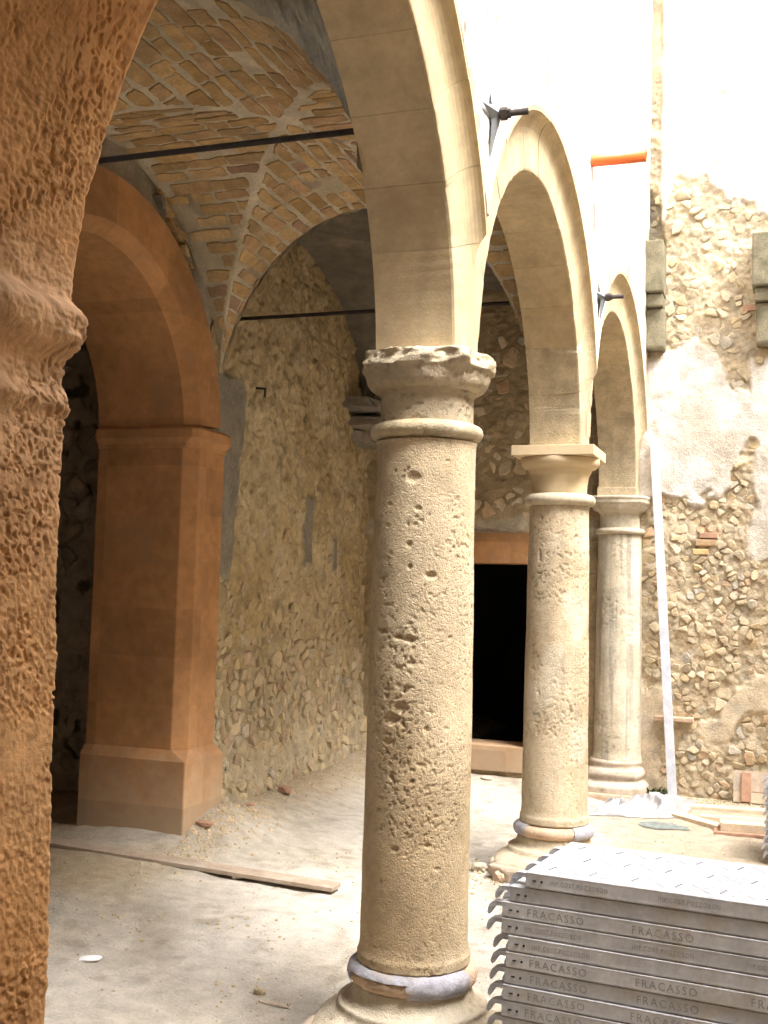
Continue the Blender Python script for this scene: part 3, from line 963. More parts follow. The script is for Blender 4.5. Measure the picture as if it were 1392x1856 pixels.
lathe_part('torus', [(.19, .205)] + tor + [(.19, .281)], .008, 120, (0, 0, 0), c1, M_TERRA, dispf=lambda T, Rr, Z: ((fbm(T * 5, Z * 40, 0, 4, 141) - .5) * .022, np.zeros(T.shape + (3,)) + .4))
# lead sheet remnants wrapped over the torus
def lead(parent, loc, th0, th1, k0, k1, rr, rc, zc, seed):
    t = np.linspace(th0, th1, 40); k = np.linspace(k0, k1, 12)
    T, K = np.meshgrid(t, k, indexing='ij')
    K2 = K - (k1 - k0) * .0 - 22 * (fbm(T * 2.2, 3.3, 0, 3, seed) - .5) * sstep(k1 * .4 + k0 * .6, k0, K)
    T = T + .16 * (fbm(K * .06, seed * 1.7, 0, 3, seed + 2) - .5) + .05 * (fbm(K * .2, seed * 3.7, 0, 2, seed + 3) - .5)
    rd = rr + .003 + .007 * fbm(T * 9, K * .05, 0, 3, seed + 1)
    rad = rc + rd * np.cos(np.radians(K2)); z = zc + rd * np.sin(np.radians(K2))
    P = np.stack([loc[0] + rad * np.cos(T), loc[1] + rad * np.sin(T), loc[2] + z], -1)
    return mesh_obj('lead_band', P, grid_faces(40, 12), M_LEAD, parent, True)
lead(c1, (0, 0, 0), R_(-195), R_(-140), -50, 80, .034, .196, .243, 5)
lead(c1, (0, 0, 0), R_(-78), R_(-15), -60, 80, .034, .196, .243, 9)
lead(c1, (0, 0, 0), R_(-142), R_(-76), 25, 80, .034, .196, .243, 15)
lathe_part('base_bell', [(.21, .212), (.212, .195), (.222, .165), (.245, .148), (.268, .143), (.268, .125), (.275, .115), (.30, .10), (.335, .075), (.345, .06)], .008, 140, (0, 0, 0), c1,
           dispf=stone_disp(151, .003, 60, cA=(.50, .42, .30), cB=(.58, .51, .40)), square=lambda z: float(sstep(.13, .07, z)) * .45)
lathe_part('plinth', [(.36, -.12), (.365, -.02), (.365, .045), (.355, .066), (.33, .070)], .012, 140, (0, 0, 0), c1,
           dispf=stone_disp(161, .004, 40, cA=(.47, .36, .27), cB=(.56, .47, .37), broken=lambda T, Rr, Z, x, y: -.03 * sstep(.5, .7, fbm(T * 4, Z * 8, 0, 3, 163))), square=lambda z: .75)

# --- column 2
c2 = thing('stone_column', 'middle tan column with a smooth new square capital', 'column', (0, S, 0), 'columns of the arcade')
shaft = [(.200, .285), (.200, .32), (.193, .335)] + [(.1905 - .016 * ((z - .36) / 1.74) ** 1.5, z) for z in np.linspace(.36, 2.09, 24)] + [(.178, 2.12)]
lathe_part('shaft', shaft, .0065, 200, (0, S, 0), c2, dispf=stone_disp(201, .0032, 75, cA=(.48, .375, .24), cB=(.58, .48, .335), grey=.25))
lathe_part('astragal', [(.175, 2.118)] + arcp(.178, 2.155, .034, -80, 80, 8) + [(.172, 2.192)], .007, 110, (0, S, 0), c2, dispf=stone_disp(211, .003, 60, cA=(.52, .44, .3), cB=(.6, .53, .4)))
SM = mat('new_smooth_limestone', (.60, .47, .29), .8, .08, 4, .06, 120)
lathe_part('capital', [(.160, 2.185), (.160, 2.20), (.163, 2.25), (.172, 2.30), (.186, 2.325), (.188, 2.335)] + arcp(.188, 2.385, .045, -80, 0, 7) + [(.233, 2.402), (.2, 2.404)], .008, 120, (0, S, 0), c2, SM)
MB().box((-.245, S - .235, 2.404), (.235, S + .235, 2.462)).build('abacus', SM, c2, bevel=.003)
lathe_part('torus', [(.19, .205)] + arcp(.196, .243, .034, -90, 90, 10) + [(.19, .281)], .008, 100, (0, S, 0), c2, M_TERRA)
lead(c2, (0, S, 0), R_(-175), R_(-125), -40, 85, .034, .196, .243, 25)
lead(c2, (0, S, 0), R_(-50), R_(0), -50, 85, .034, .196, .243, 29)
lathe_part('base_bell', [(.21, .212), (.212, .195), (.222, .165), (.245, .148), (.265, .143), (.265, .125), (.275, .115), (.30, .10), (.33, .08), (.34, .06)], .010, 110, (0, S, 0), c2,
           dispf=stone_disp(251, .003, 60, cA=(.48, .40, .28), cB=(.56, .49, .38)), square=lambda z: float(sstep(.13, .07, z)) * .45)
lathe_part('plinth', [(.35, -.12), (.355, -.02), (.355, .045), (.345, .066), (.32, .070)], .012, 110, (0, S, 0), c2,
           dispf=stone_disp(261, .004, 40, cA=(.44, .32, .23), cB=(.54, .44, .34), broken=lambda T, Rr, Z, x, y: -.04 * sstep(.5, .7, fbm(T * 4, Z * 8, 0, 3, 263))), square=lambda z: .75)

# --- column 3, engaged against the end wall
Y3 = 2 * S - .06
c3 = thing('stone_column', 'farthest column, pale and grey streaked, standing against the end wall', 'column', (0, Y3, 0), 'columns of the arcade')
shaft = [(.196, .30), (.192, .33)] + [(.186 - .014 * ((z - .36) / 1.72) ** 1.5, z) for z in np.linspace(.36, 2.05, 20)] + [(.172, 2.10)]
pal = dict(cA=(.50, .43, .31), cB=(.62, .55, .43))
lathe_part('shaft', shaft, .009, 130, (0.01, Y3, 0), c3, dispf=stone_disp(301, .003, 60, grey=.75, **pal))
lathe_part('astragal', [(.172, 2.098)] + arcp(.178, 2.122, .024, -80, 80, 6) + [(.165, 2.148)], .009, 90, (0.01, Y3, 0), c3, dispf=stone_disp(311, .002, 50, **pal))
lathe_part('capital', [(.160, 2.142), (.160, 2.26), (.168, 2.265)] + arcp(.172, 2.335, .055, -85, 0, 6) + [(.235, 2.342), (.235, 2.375), (.24, 2.38), (.24, 2.40), (.2, 2.402)], .009, 100, (0.01, Y3, 0), c3,
           dispf=stone_disp(321, .002, 50, grey=.4, **pal), square=lambda z: float(sstep(2.33, 2.345, z)) * .5)
MB().box((-.155, Y3 - .16, 2.400), (.155, Y3 + .1, 2.470)).build('impost_block', M_ARCH_OLD, c3, bevel=.004)
lathe_part('base', [(.24, .04), (.26, .06), (.262, .11), (.24, .135), (.22, .15), (.215, .165), (.222, .17), (.238, .20), (.228, .235), (.205, .25), (.205, .275), (.212, .285), (.205, .305), (.19, .31)], .012, 100, (0.0, Y3, 0), c3,
           dispf=stone_disp(351, .004, 40, cA=(.48, .38, .28), cB=(.58, .50, .40)), square=lambda z: float(sstep(.3, .12, z)) * .6)
MB().box((-.30, Y3 - .29, -.1), (.28, Y3 + .12, .062)).build('plinth', M_TERRA, c3, bevel=.02)

# ================================================================== NEAR PIER (jamb and soffit of the arch the camera looks through)
pier = thing('plastered_pier', 'rough orange plastered pier and arch soffit at the left edge, close to the camera', 'pier', (.17, -2.8, 0))
PX, PR, PZ, PY0, PY1 = .175, 1.06, 1.985, -2.98, -2.465
arcl = np.concatenate([np.linspace(0, .82, 20, endpoint=False), np.arange(.82, 3.0, .0021), np.linspace(3.0, 2.0 + PR * math.pi, 60)])
yl = np.concatenate([np.linspace(PY0, -2.80, 6, endpoint=False), np.arange(-2.80, PY1 - .012, .0021)])
A, Yg = np.meshgrid(arcl, yl, indexing='ij')
def prof_pt(A):
    ang = np.clip((A - PZ) / PR, 0, None)
    x = np.where(A < PZ, PX, PX + PR * (1 - np.cos(ang)))
    z = np.where(A < PZ, A, PZ + PR * np.sin(ang))
    nx = np.where(A < PZ, 1, np.cos(ang)); nz = np.where(A < PZ, 0, -np.sin(ang))
    return x, z, nx, nz
def pier_disp(A, Y):
    n = fbm(A * 150, Y * 150, 0, 2, 401)
    n_el = fbm(A * 190, Y * 110, 0, 2, 402)
    pt = fbm(A * 4, Y * 4, 0, 3, 403)
    d_ = (np.where(A < 1.9, n, n_el) - .5) * .004 * (.25 + 1.0 * sstep(.38, .6, pt)) + (pt - .5) * .008
    pn = np.where(A < 1.9, fbm(A * 150, Y * 150, 0, 2, 421), fbm(A * 110, Y * 170, 0, 2, 422))
    d_ = d_ - .0042 * sstep(.50, .70, pn) * (.25 + .85 * sstep(.40, .60, fbm(A * 9, Y * 9, 0, 3, 423)))
    smooth_band = sstep(.02, .0, np.abs(A - 1.745 + .01 * (pt - .5))) + sstep(.05, .02, np.abs(A - 1.36))
    d_ = d_ * (1 - .75 * np.clip(smooth_band, 0, 1))
    lum = fbm(A * 22, Y * 16, 0, 3, 404)
    d_ = d_ + .038 * np.exp(-((A - 1.992) / .040) ** 4) * (.70 + .6 * lum) + .012 * np.exp(-((A - 1.875) / .018) ** 2) * (.5 + lum)
    d_ = d_ + .012 * (lum - .5) * sstep(1.80, 1.9, A) * sstep(2.12, 2.05, A)
    return d_
D = pier_disp(A, Yg)
x, z, nx, nz = prof_pt(A)
x = x + .017 * sstep(1.75, .9, A)
X = x + nx * D; Z = z + nz * D
# arris rolls over to the far face
edge = (fbm(arcl * 14, 1.7, 0, 3, 406) - .5) * .012
Yd = Yg + edge[:, None] * sstep(-2.60, PY1, Yg)
roll = [(.003, .006), (.008, .010), (.016, .012), (.05, .012), (.35, .012)]
cols_ = [np.stack([X, Yd, Z], -1)]
for dn, dy in roll:
    xx = X[:, -1] - nx[:, -1] * dn; zz = Z[:, -1] - nz[:, -1] * dn
    cols_.append(np.stack([xx, Yd[:, -1] + dy, zz], -1)[:, None])
Pp = np.concatenate(cols_, 1)
AA = np.concatenate([A] + [A[:, -1:]] * len(roll), 1); YY = np.concatenate([Yg] + [Yg[:, -1:] + .002 * i for i in range(len(roll))], 1)
pc = mixc((.60, .31, .125), (.69, .40, .19), sstep(.3, .7, fbm(AA * 3, YY * 3, 0, 4, 411)))
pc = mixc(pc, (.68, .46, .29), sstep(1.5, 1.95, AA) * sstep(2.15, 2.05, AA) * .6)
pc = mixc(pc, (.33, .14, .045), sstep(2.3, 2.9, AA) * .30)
pc = mixc(pc, (.30, .14, .06), sstep(.6, .75, fbm(AA * 60, YY * 60, 0, 2, 412)) * .4)
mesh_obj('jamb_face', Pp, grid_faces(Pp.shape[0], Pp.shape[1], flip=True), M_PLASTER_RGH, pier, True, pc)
# south front of the courtyard carried by that arch (around and behind the camera)
sth = MB()
sth.box((PX - .48, PY0 + .02, -.2), (PX - .30, PY1 - .02, 4.6))
sth.build('masonry_core', M_PLASTER_OR, pier)
south = thing('courtyard_front', 'front of the wing behind the camera, over the arch at the near edge', 'wall', (3, -2.7, 0))
SH = 6.6                              # height of the wing behind the camera
mb = MB()
n = 40
ts = np.linspace(0, math.pi, n)
pts = [(PX + PR - PR * 1.02 * math.cos(t), PZ + PR * 1.02 * math.sin(t)) for t in ts]
for i in range(n - 1):
    (xa_, za_), (xb_, zb_) = pts[i], pts[i + 1]
    vv = [(xa_, y, za_) for y in (PY0 + .03, PY1 - .03)] + [(xb_, y, zb_) for y in (PY0 + .03, PY1 - .03)] + [(xa_, y, SH) for y in (PY0 + .03, PY1 - .03)] + [(xb_, y, SH) for y in (PY0 + .03, PY1 - .03)]
    mb.add(vv, [(0, 1, 5, 4), (2, 6, 7, 3), (0, 4, 6, 2), (1, 3, 7, 5), (4, 5, 7, 6), (0, 2, 3, 1)])
mb.box((PX + 2 * PR + .01, PY0 + .03, -.2), (PX + 2 * PR + .55, PY1 - .03, SH))
mb.box((PX + 2 * PR + .55, PY0 + .03, 3.3), (6.4, PY1 - .03, SH))
mb.build('masonry', M_FACADE, south)
ca = south.children[0].data.color_attributes.new('Col', 'FLOAT_COLOR', 'POINT')
ca.data.foreach_set('color', np.tile(np.array([.6, .53, .42, 1], np.float32), len(ca.data)))
sr = MB().box((-6.2, -6.4, 3.45), (6.4, PY0 + .02, 3.75)).box((-6.2, -6.6, -.2), (6.4, -6.38, 3.75)).build('wing_shell', M_GREYPL)
tag(sr, 'ceiling and rear wall of the wing the camera stands in', None, None, 'structure')
east = MB().box((6.2, -6.4, -.2), (6.5, 6, 9.2)).build('courtyard_wall', M_WOOD)  # out of view, height set to hold back sky and shade the lower courtyard
east.data.materials[0] = mat('courtyard_plaster', (.58, .50, .38), .95, .15, 3, .3, 40)
tag(east, 'plain unseen wall closing the courtyard to the right of the view', None, None, 'structure')

# ================================================================== END WALL
YE = 2 * S
DX0, DX1, DZ0, DZ1 = -1.66, -.755, .33, 1.85
endw = thing('end_wall', 'tall end wall of exposed rubble stones and peeling pale plaster with a dark doorway', 'wall', (0, YE + .3, 0))
def patch_mask(U, V):
    """1 where plaster survives"""
    w = (fbm(U * 4, V * 4, 0, 4, 501) - .5)
    w2 = (fbm(U * 12, V * 12, 0, 3, 502) - .5)
    q = w * .55 + w2 * .18
    court = sstep(.10, .18, U)
    # pale plaster band under the brackets
    m1 = sstep(-.03, .03, V + q - (2.42 + .30 * sstep(.80, 1.0, U))) * sstep(.03, -.03, V + q * .8 - (3.62 - .35 * sstep(.6, .9, U)))
    # upper plaster
    m2 = sstep(-.03, .03, V + q - (4.75 + .5 * sstep(.9, .3, U) - .9 * sstep(.45, .25, U))) 
    # right hand white plaster
    m3 = sstep(-.03, .03, U + q * .5 - 1.02) * sstep(-.03, .03, V + q - 1.95) * sstep(.03, -.03, V + q - 3.55)
    # low plaster
    m4 = sstep(-.03, .03, U * .9 + q - (.52 + 1.25 * np.abs(V - .62))) * sstep(1.25, 1.15, V - .35 * (U - .8) + q * .6) * sstep(.50, .58, V + q * .3 + .25 * sstep(1.0, .85, U) - .2)
    m5 = sstep(.05, -.02, U - .34 + q * .3) * sstep(.9, .8, V + q)
    strip = sstep(.315, .295, U + w * .02) * sstep(3.5, 3.6, V)
    return np.clip(np.maximum.reduce([m1, m2, m3, m4, m5]) * court * (1 - strip), 0, 1), w
def end_func(U, V):      # U=x, V=z ; disp towards -Y
    m, w = patch_mask(U, V)
    D = (fbm(U * 2.2, V * 2.2, 0, 3, 511) - .5) * .05 + (fbm(U * 12, V * 12, 0, 3, 512) - .5) * .04 + (fbm(U * 40, V * 40, 0, 3, 513) - .5) * .026
    Dp = .018 + (fbm(U * 3, V * 3, 0, 3, 514) - .5) * .03 + (fbm(U * 30, V * 30, 0, 2, 515) - .5) * .006
    D = D * (1 - m) + Dp * m
    t = fbm(U * 2, V * 2, 0, 4, 516)
    C = mixc((.46, .365, .24), (.57, .475, .33), sstep(.3, .7, t))
    C = mixc(C, (.38, .315, .225), sstep(.5, .65, fbm(U * 7, V * 7, 0, 3, 517)) * .7)
    Cp = mixc((.60, .53, .44), (.72, .66, .60), sstep(.3, .7, fbm(U * 3.5, V * 3.5, 0, 4, 518)))
    Cp = mixc(Cp, (.58, .47, .31), sstep(1.6, 1.2, V) * .8)
    Cp = mixc(Cp, (.44, .38, .30), sstep(.58, .70, fbm(U * 8, V * 8, 0, 4, 519)) * .6)
    C = mixc(C, Cp, m)
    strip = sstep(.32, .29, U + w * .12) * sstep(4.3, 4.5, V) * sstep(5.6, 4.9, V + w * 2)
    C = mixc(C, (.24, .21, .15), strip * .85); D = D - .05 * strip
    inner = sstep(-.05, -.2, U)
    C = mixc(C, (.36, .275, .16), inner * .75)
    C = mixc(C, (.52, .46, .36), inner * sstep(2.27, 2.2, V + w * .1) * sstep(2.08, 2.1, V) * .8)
    return D, C
ux = np.unique(np.concatenate([np.arange(-2.4, DX0, .02), [DX0], np.arange(DX0 + .02, DX1, .02), [DX1], np.arange(DX1 + .012, 1.62, .0095), np.linspace(1.7, 6.4, 30)]))
vz = np.unique(np.concatenate([np.arange(-.1, DZ0, .0115), [DZ0], np.arange(DZ0 + .0115, DZ1, .0115), [DZ1], np.arange(DZ1 + .0115, 5.9, .0115), np.linspace(5.95, 7.6, 30)]))
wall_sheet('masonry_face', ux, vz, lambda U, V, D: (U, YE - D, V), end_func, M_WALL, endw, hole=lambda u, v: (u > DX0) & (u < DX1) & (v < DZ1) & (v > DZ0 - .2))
def to_end(u, v, w): return (u, YE - w, v)
cells = [c for k_, (a_, b_, sd_) in enumerate(((.125, .062, 25), (.082, .045, 27))) for c in voronoi_cells(.20, 1.30, .05, 4.9, a_, b_, sd_, .0025) if (float(fbm(c[0][0] * 3.2, c[0][1] * 3.2, 0, 2, 530)) > .5) == (k_ == 0)]
cells2 = voronoi_cells(-1.4, -.35, 2.15, 3.9, .13, .10, 26, .008)
def keepE(p, r):
    m, _ = patch_mask(np.array([p[0]]), np.array([p[1]]))
    if p[0] > 0: return m[0] < .3 and r.random() < (.86 if p[1] < 3.0 else .5)
    return r.random() < .6
place_stones(cells + cells2, keepE, lambda p, r: (r.choice((r.uniform(.003, .010), r.uniform(.005, .014), r.uniform(.010, .026))) if p[0] > 0 else r.uniform(.003, .016)), to_end, endw, M_STONE_PALE, 300, end_func, lambda c: -poly_area(c[1]), 9)
# small orange bricks in the rubble
for i, (bx_, bz_, w_, h_) in enumerate(((.60, 2.02, .16, .05), (.63, 2.08, .14, .045), (.58, 1.95, .12, .045), (.95, 3.9, .13, .05))):
    MB().box((bx_, YE - .030, bz_), (bx_ + w_, YE + .02, bz_ + h_)).build('brick', M_WOOD_RED if i % 2 else M_BRICK, endw, bevel=.006)
# brackets
for bx_ in (.185, 1.045):
    br = MB().box((bx_ - .02, YE - .27, 4.04), (bx_ + .165, YE + .02, 4.46)).build('corbel', M_ARCH_OLD, endw, bevel=.014)
    br.data.materials[0] = bpy.data.materials.get('shaded_corbel') or mat('shaded_corbel', (.20, .175, .115), .95, .3, 10, .6, 70, stain=(.11, .105, .06), stain_scale=6)  # greenish brown stone, colour darkened for the shade on the brackets
    mm = br.data.materials[0]
    off = Vector(endw.location)
    MB().box((bx_ + .0, YE - .22, 3.93), (bx_ + .16, YE + .02, 4.035)).build('corbel_block', mm, br, bevel=.016)
    MB().box((bx_ + .01, YE - .17, 3.60), (bx_ + .17, YE + .02, 3.925)).build('corbel_block', mm, br, bevel=.022)
# orange plastered door surround
dr = MB()
dr.box((DX0 - .14, YE - .035, DZ1), (DX1 + .14, YE + .32, 2.11)).build('door_lintel', M_PLASTER_OR, endw, bevel=.004)
MB().box((DX1 + .001, YE - .032, .15), (DX1 + .14, YE + .32, DZ1 - .001)).build('door_jamb', M_PLASTER_OR, endw, bevel=.004)
MB().box((DX0 - .14, YE - .032, .15), (DX0 - .001, YE + .32, DZ1 - .001)).build('door_jamb', M_PLASTER_OR, endw, bevel=.004)
MB().box((DX0 - .001, YE - .045, .12), (DX1 + .001, YE + .32, DZ0)).build('door_threshold', M_PLASTER_OR, endw, bevel=.006)
MB().box((.300, YE - .095, .628), (.600, YE + .01, .660)).build('tile_ledge', M_TERRA, endw, bevel=.005)
# dark room behind the door
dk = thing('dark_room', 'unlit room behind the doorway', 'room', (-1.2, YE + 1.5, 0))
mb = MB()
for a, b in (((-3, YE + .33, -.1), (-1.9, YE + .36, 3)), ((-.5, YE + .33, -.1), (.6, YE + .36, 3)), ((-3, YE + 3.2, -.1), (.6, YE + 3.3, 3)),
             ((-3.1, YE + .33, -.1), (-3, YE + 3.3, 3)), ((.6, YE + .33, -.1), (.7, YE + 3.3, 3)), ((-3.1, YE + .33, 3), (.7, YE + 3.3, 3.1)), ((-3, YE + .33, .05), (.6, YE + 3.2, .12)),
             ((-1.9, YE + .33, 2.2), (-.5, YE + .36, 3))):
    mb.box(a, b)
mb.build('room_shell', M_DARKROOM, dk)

# ================================================================== TIE RODS
for i, yy in enumerate((0.0, S)):
    t = thing('tie_rod', ('dark iron tie rod crossing the portico at the nearest column, anchor plate outside', 'dark iron tie rod crossing the portico at the middle column, anchor plate outside')[i], 'tie rod', (XW, yy, 3.37), 'tie rods of the arcade')
    MB().tube((XL - .02, yy, 3.37), (.36, yy, 3.37), .0125, 12).build('rod', M_IRON, t, True)
    ap = (XW + .06, yy, 3.37)
    xb_ = XW + .018
    tips = [(xb_, yy - .125, 3.37), (xb_, yy, 3.37 - .17), (xb_, yy + .125, 3.37), (xb_, yy, 3.37 + .14)]
    mids = [(xb_ + .012, yy + a * .028, 3.37 + b * .028) for a, b in ((-1, -1), (1, -1), (1, 1), (-1, 1))]
    vs = [ap] + tips + mids
    fs = []
    for k in range(4):
        fs += [(0, 1 + k, 5 + k), (0, 5 + k, 1 + (k + 1) % 4)]
    MB().add(vs, fs).add([(x - .01, y, z) for x, y, z in tips + mids], [(0, 4, 1, 5), (1, 5, 2, 6), (2, 6, 3, 7)]).build('anchor_plate', M_PLATE, t)
    MB().tube((ap[0] - .004, yy, 3.37), (ap[0] + .022, yy, 3.37), .024, 6).build('nut', M_IRON, t)
    MB().tube((ap[0] + .022, yy, 3.37), (ap[0] + .035, yy, 3.37), .018, 6).build('lock_nut', M_IRON, t)

# orange drain pipe out of the facade
pp = thing('drain_pipe', 'short bright orange plastic pipe sticking out of the white facade', 'pipe', (XW, 2.40, 4.10))
nseg = 24
mb = MB()
ro, ri, x0, x1 = .036, .032, XW - .05, XW + .315
vs = [(x, 2.40 + r_ * math.cos(2 * math.pi * i / nseg), 4.10 + r_ * math.sin(2 * math.pi * i / nseg)) for x, r_ in ((x0, ro), (x1, ro), (x1, ri), (x0, ri)) for i in range(nseg)]
fs = [(k * nseg + i, k * nseg + (i + 1) % nseg, (k + 1) * nseg + (i + 1) % nseg, (k + 1) * nseg + i) for k in range(3) for i in range(nseg)]
mb.add(vs, fs).build('pipe_wall', M_PVC, pp, True)

# white lath leaning on the end wall
a, b = Vector((.275, YE - .07, 2.87)), Vector((.455, YE - .17, gz(.455, YE - .17)))
lath = thing('white_lath', 'long white painted lath leaning against the end wall', 'lath', tuple(b))
dv = (a - b).normalized()
sx = Vector((1, 0, 0)) - dv * dv.x; sx.normalize()
sy = dv.cross(sx)
vs = [e + sx * i * .034 + sy * j * .014 for e in (b, a) for i, j in ((-1, -1), (1, -1), (1, 1), (-1, 1))]
MB().add(vs, [(0, 3, 2, 1), (4, 5, 6, 7), (0, 1, 5, 4), (1, 2, 6, 5), (2, 3, 7, 6), (3, 0, 4, 7)]).build('lath_board', M_WHITE, lath, bevel=.002)

# ================================================================== SCAFFOLD DECK PANELS
PW, PL, PH, PITCH = .495, 1.80, .0488, .0500
def text_mesh(s, width, height, depth=.0014):
    cu = bpy.data.curves.new('txt', 'FONT')
    cu.body = s; cu.size = .03; cu.extrude = depth; cu.resolution_u = 2; cu.space_character = 1.25
    o = bpy.data.objects.new('txt', cu); sc.collection.objects.link(o)
    bpy.context.view_layer.update()
    dg = bpy.context.evaluated_depsgraph_get()
    me = bpy.data.meshes.new_from_object(o.evaluated_get(dg))
    bpy.data.objects.remove(o); bpy.data.curves.remove(cu)
    co = np.empty(len(me.vertices) * 3); me.vertices.foreach_get('co', co); co = co.reshape(-1, 3)
    co[:, 0] = (co[:, 0] - co[:, 0].min()) / np.ptp(co[:, 0]) * width
    co[:, 1] = (co[:, 1] - co[:, 1].min()) / np.ptp(co[:, 1]) * height
    out = np.stack([co[:, 0], -co[:, 2], co[:, 1]], -1)           # stands on the long side, facing -Y
    me.vertices.foreach_set('co', out.ravel())
    me.materials.clear(); me.materials.append(M_STEEL_DK)
    me.update()
    return me
T_BIG = text_mesh('FRACASSO', .178, .0235)
T_SML = text_mesh('IMP.COST.POZZOBON', .178, .0135)
# shared panel meshes, local origin at the lower near left corner
def panel_body():
    bm = bmesh.new()
    # folded side profile (y,z)
    prof = [(.012, 0), (.004, .0015), (.001, .006), (.0015, .014), (.0015, .040), (.0008, .0465), (.0035, PH), (PW - .0035, PH), (PW - .0008, .0465), (PW - .0015, .040), (PW - .0015, .014), (PW - .001, .006), (PW - .004, .0015), (PW - .012, 0)]
    va = [bm.verts.new((0, y, z)) for y, z in prof]; vb = [bm.verts.new((PL, y, z)) for y, z in prof]
    n = len(prof)
    for i in range(n): bm.faces.new((va[i], va[(i + 1) % n], vb[(i + 1) % n], vb[i]))
    bm.faces.new(va[::-1]); bm.faces.new(vb)
    bmesh.ops.recalc_face_normals(bm, faces=bm.faces)
    me = bpy.data.meshes.new('deck_body'); bm.to_mesh(me); bm.free()
    me.materials.append(M_STEEL)
    return me
ME_BODY = panel_body()
def hook_mesh():
    prof = [(0, .034), (-.030, .036), (-.046, .033), (-.058, .024), (-.064, .010), (-.066, -.004), (-.060, -.010), (-.052, .002), (-.044, .014), (-.032, .022), (0, .022)]
    mb = MB()
    n = len(prof)
    w = .034
    mb.add([(x, -w / 2 * (1 if x > -.04 else .75), z) for x, z in prof] + [(x, w / 2 * (1 if x > -.04 else .75), z) for x, z in prof],
           [(i, (i + 1) % n, n + (i + 1) % n, n + i) for i in range(n)] + [tuple(range(n))[::-1], tuple(range(n, 2 * n))])
    o = mb.build('hook', M_STEEL_TOP, None)
    me = o.data; bpy.data.objects.remove(o)
    return me
ME_HOOK = hook_mesh()
def slot_mesh():
    mb = MB()
    mb.box((.022, -.0022, .023), (.033, .006, .0265)); mb.tube((.051, -.0022, .024), (.051, .006, .024), .0035, 10)
    o = mb.build('slot', M_HOLE, None); me = o.data; bpy.data.objects.remove(o); return me
ME_SLOT = slot_mesh()
RIBS = []
def tread_mesh():
    mb = MB()
    z0, z1 = PH - .001, PH + .0022
    cx_, cy_ = .130, .165
    rows, colsn = 3, int(PL / cx_)
    for i in range(colsn + 1):
        for j in range(rows):
            x, y = .06 + i * cx_ + (.0 if j % 2 == 0 else cx_ / 2), .083 + j * cy_
            if x > PL - .06: continue
            for sgn in (1, -1):
                L = .050
                c = Vector((x + cx_ / 2, y, 0))
                if c.x > PL - .05: continue
                RIBS.append((c.x, y, R_(52 * sgn)))
    mb.box((-.05, -.004, z0), (.05, .004, z1))
    o = mb.build('tread_rib', M_STEEL, None); me = o.data; bpy.data.objects.remove(o)
    mb = MB()
    for i in range(colsn + 1):
        for j in range(rows):
            x, y = .06 + i * cx_ + (.0 if j % 2 == 0 else cx_ / 2), .083 + j * cy_
            if x > PL - .04: continue
            for k in (-1, 0, 1):
                mb.tube((x + k * .004, y + k * .017, z0), (x + k * .004, y + k * .017, PH + .0012), .0048, 8)
    o = mb.build('drain_holes', M_HOLE, None); me2 = o.data; bpy.data.objects.remove(o)
    mb = MB().box((.002, .004, PH - .001), (PL - .002, PW - .004, PH + .0006))
    o = mb.build('tread_plate', M_STEEL_TOP, None); me3 = o.data; bpy.data.objects.remove(o)
    return me, me2, me3
ME_RIB, ME_DH, ME_TP = tread_mesh()
ORD = ['topmost', 'second', 'third', 'fourth', 'fifth', 'sixth', 'seventh', 'eighth', 'ninth', 'tenth', 'eleventh', 'twelfth', 'thirteenth', 'fourteenth', 'fifteenth']
def sub(name, me, parent, loc=(0, 0, 0)):
    o = bpy.data.objects.new(name, me); o.location = loc
    return link(o, parent)
def deck_stack(base, ang, n, z0, shifts, texts, where, group, seed):
    r = random.Random(seed)
    rot = Matrix.Rotation(R_(ang), 3, 'Z')
    for k in range(n):                     # k = 0 topmost
        sh = shifts[k] if k < len(shifts) else r.uniform(-.01, .01)
        off = rot @ Vector((sh, r.uniform(-.003, .003), 0))
        lbl = f'{ORD[k]} steel scaffold deck panel from the top of {where}' if k else f'topmost steel scaffold deck panel of {where}, patterned tread showing'
        t = thing('scaffold_deck_panel', lbl, 'deck panel', (base[0] + off.x, base[1] + off.y, z0 + (n - 1 - k) * PITCH), group)
        t.rotation_euler = (0, 0, R_(ang + r.uniform(-.25, .25)))
        sub('deck_body', ME_BODY, t)
        for hy in (.055, .19, .31, .44):
            sub('hook', ME_HOOK, t, (0.001, hy, .0))
            if hy in (.055, .44):
                h = sub('hook', ME_HOOK, t, (PL - .001, hy, .0)); h.rotation_euler = (0, 0, math.pi)
        sub('end_slots', ME_SLOT, t)
        if k == 0:
            sub('tread_plate', ME_TP, t); tag(sub('drain_holes', ME_DH, t), kind='stuff')
            for rx_, ry_, ra_ in RIBS:
                sub('tread_rib', ME_RIB, t, (rx_, ry_, 0)).rotation_euler = (0, 0, ra_)
        tx = texts[k] if k < len(texts) else None
        if tx:
            me, zo = (T_BIG, .0125) if tx == 'B' else (T_SML, .018)
            for q in range(5):
                if q == 0 or r.random() < .8:
                    sub('embossed_lettering', me, t, (.080 + q * .325 + r.uniform(-.008, .008), .0022, zo))
BASEX, BASEY, ANG = .500, -.455, -6.6
NST = 14
shifts = [.0, -.052, -.076, -.078, -.054, -.060, -.064, -.068, -.072, -.07, -.06, -.065, -.07, -.06]
texts = ['S', None, 'B', 'S', 'S', 'B', 'B', 'B', 'B', 'S', 'B', 'S', 'B', 'B']
deck_stack((BASEX, BASEY), ANG, NST, .742 - PH - (NST - 1) * PITCH, shifts, texts, 'the big near stack', 'near stack of deck panels', 3)
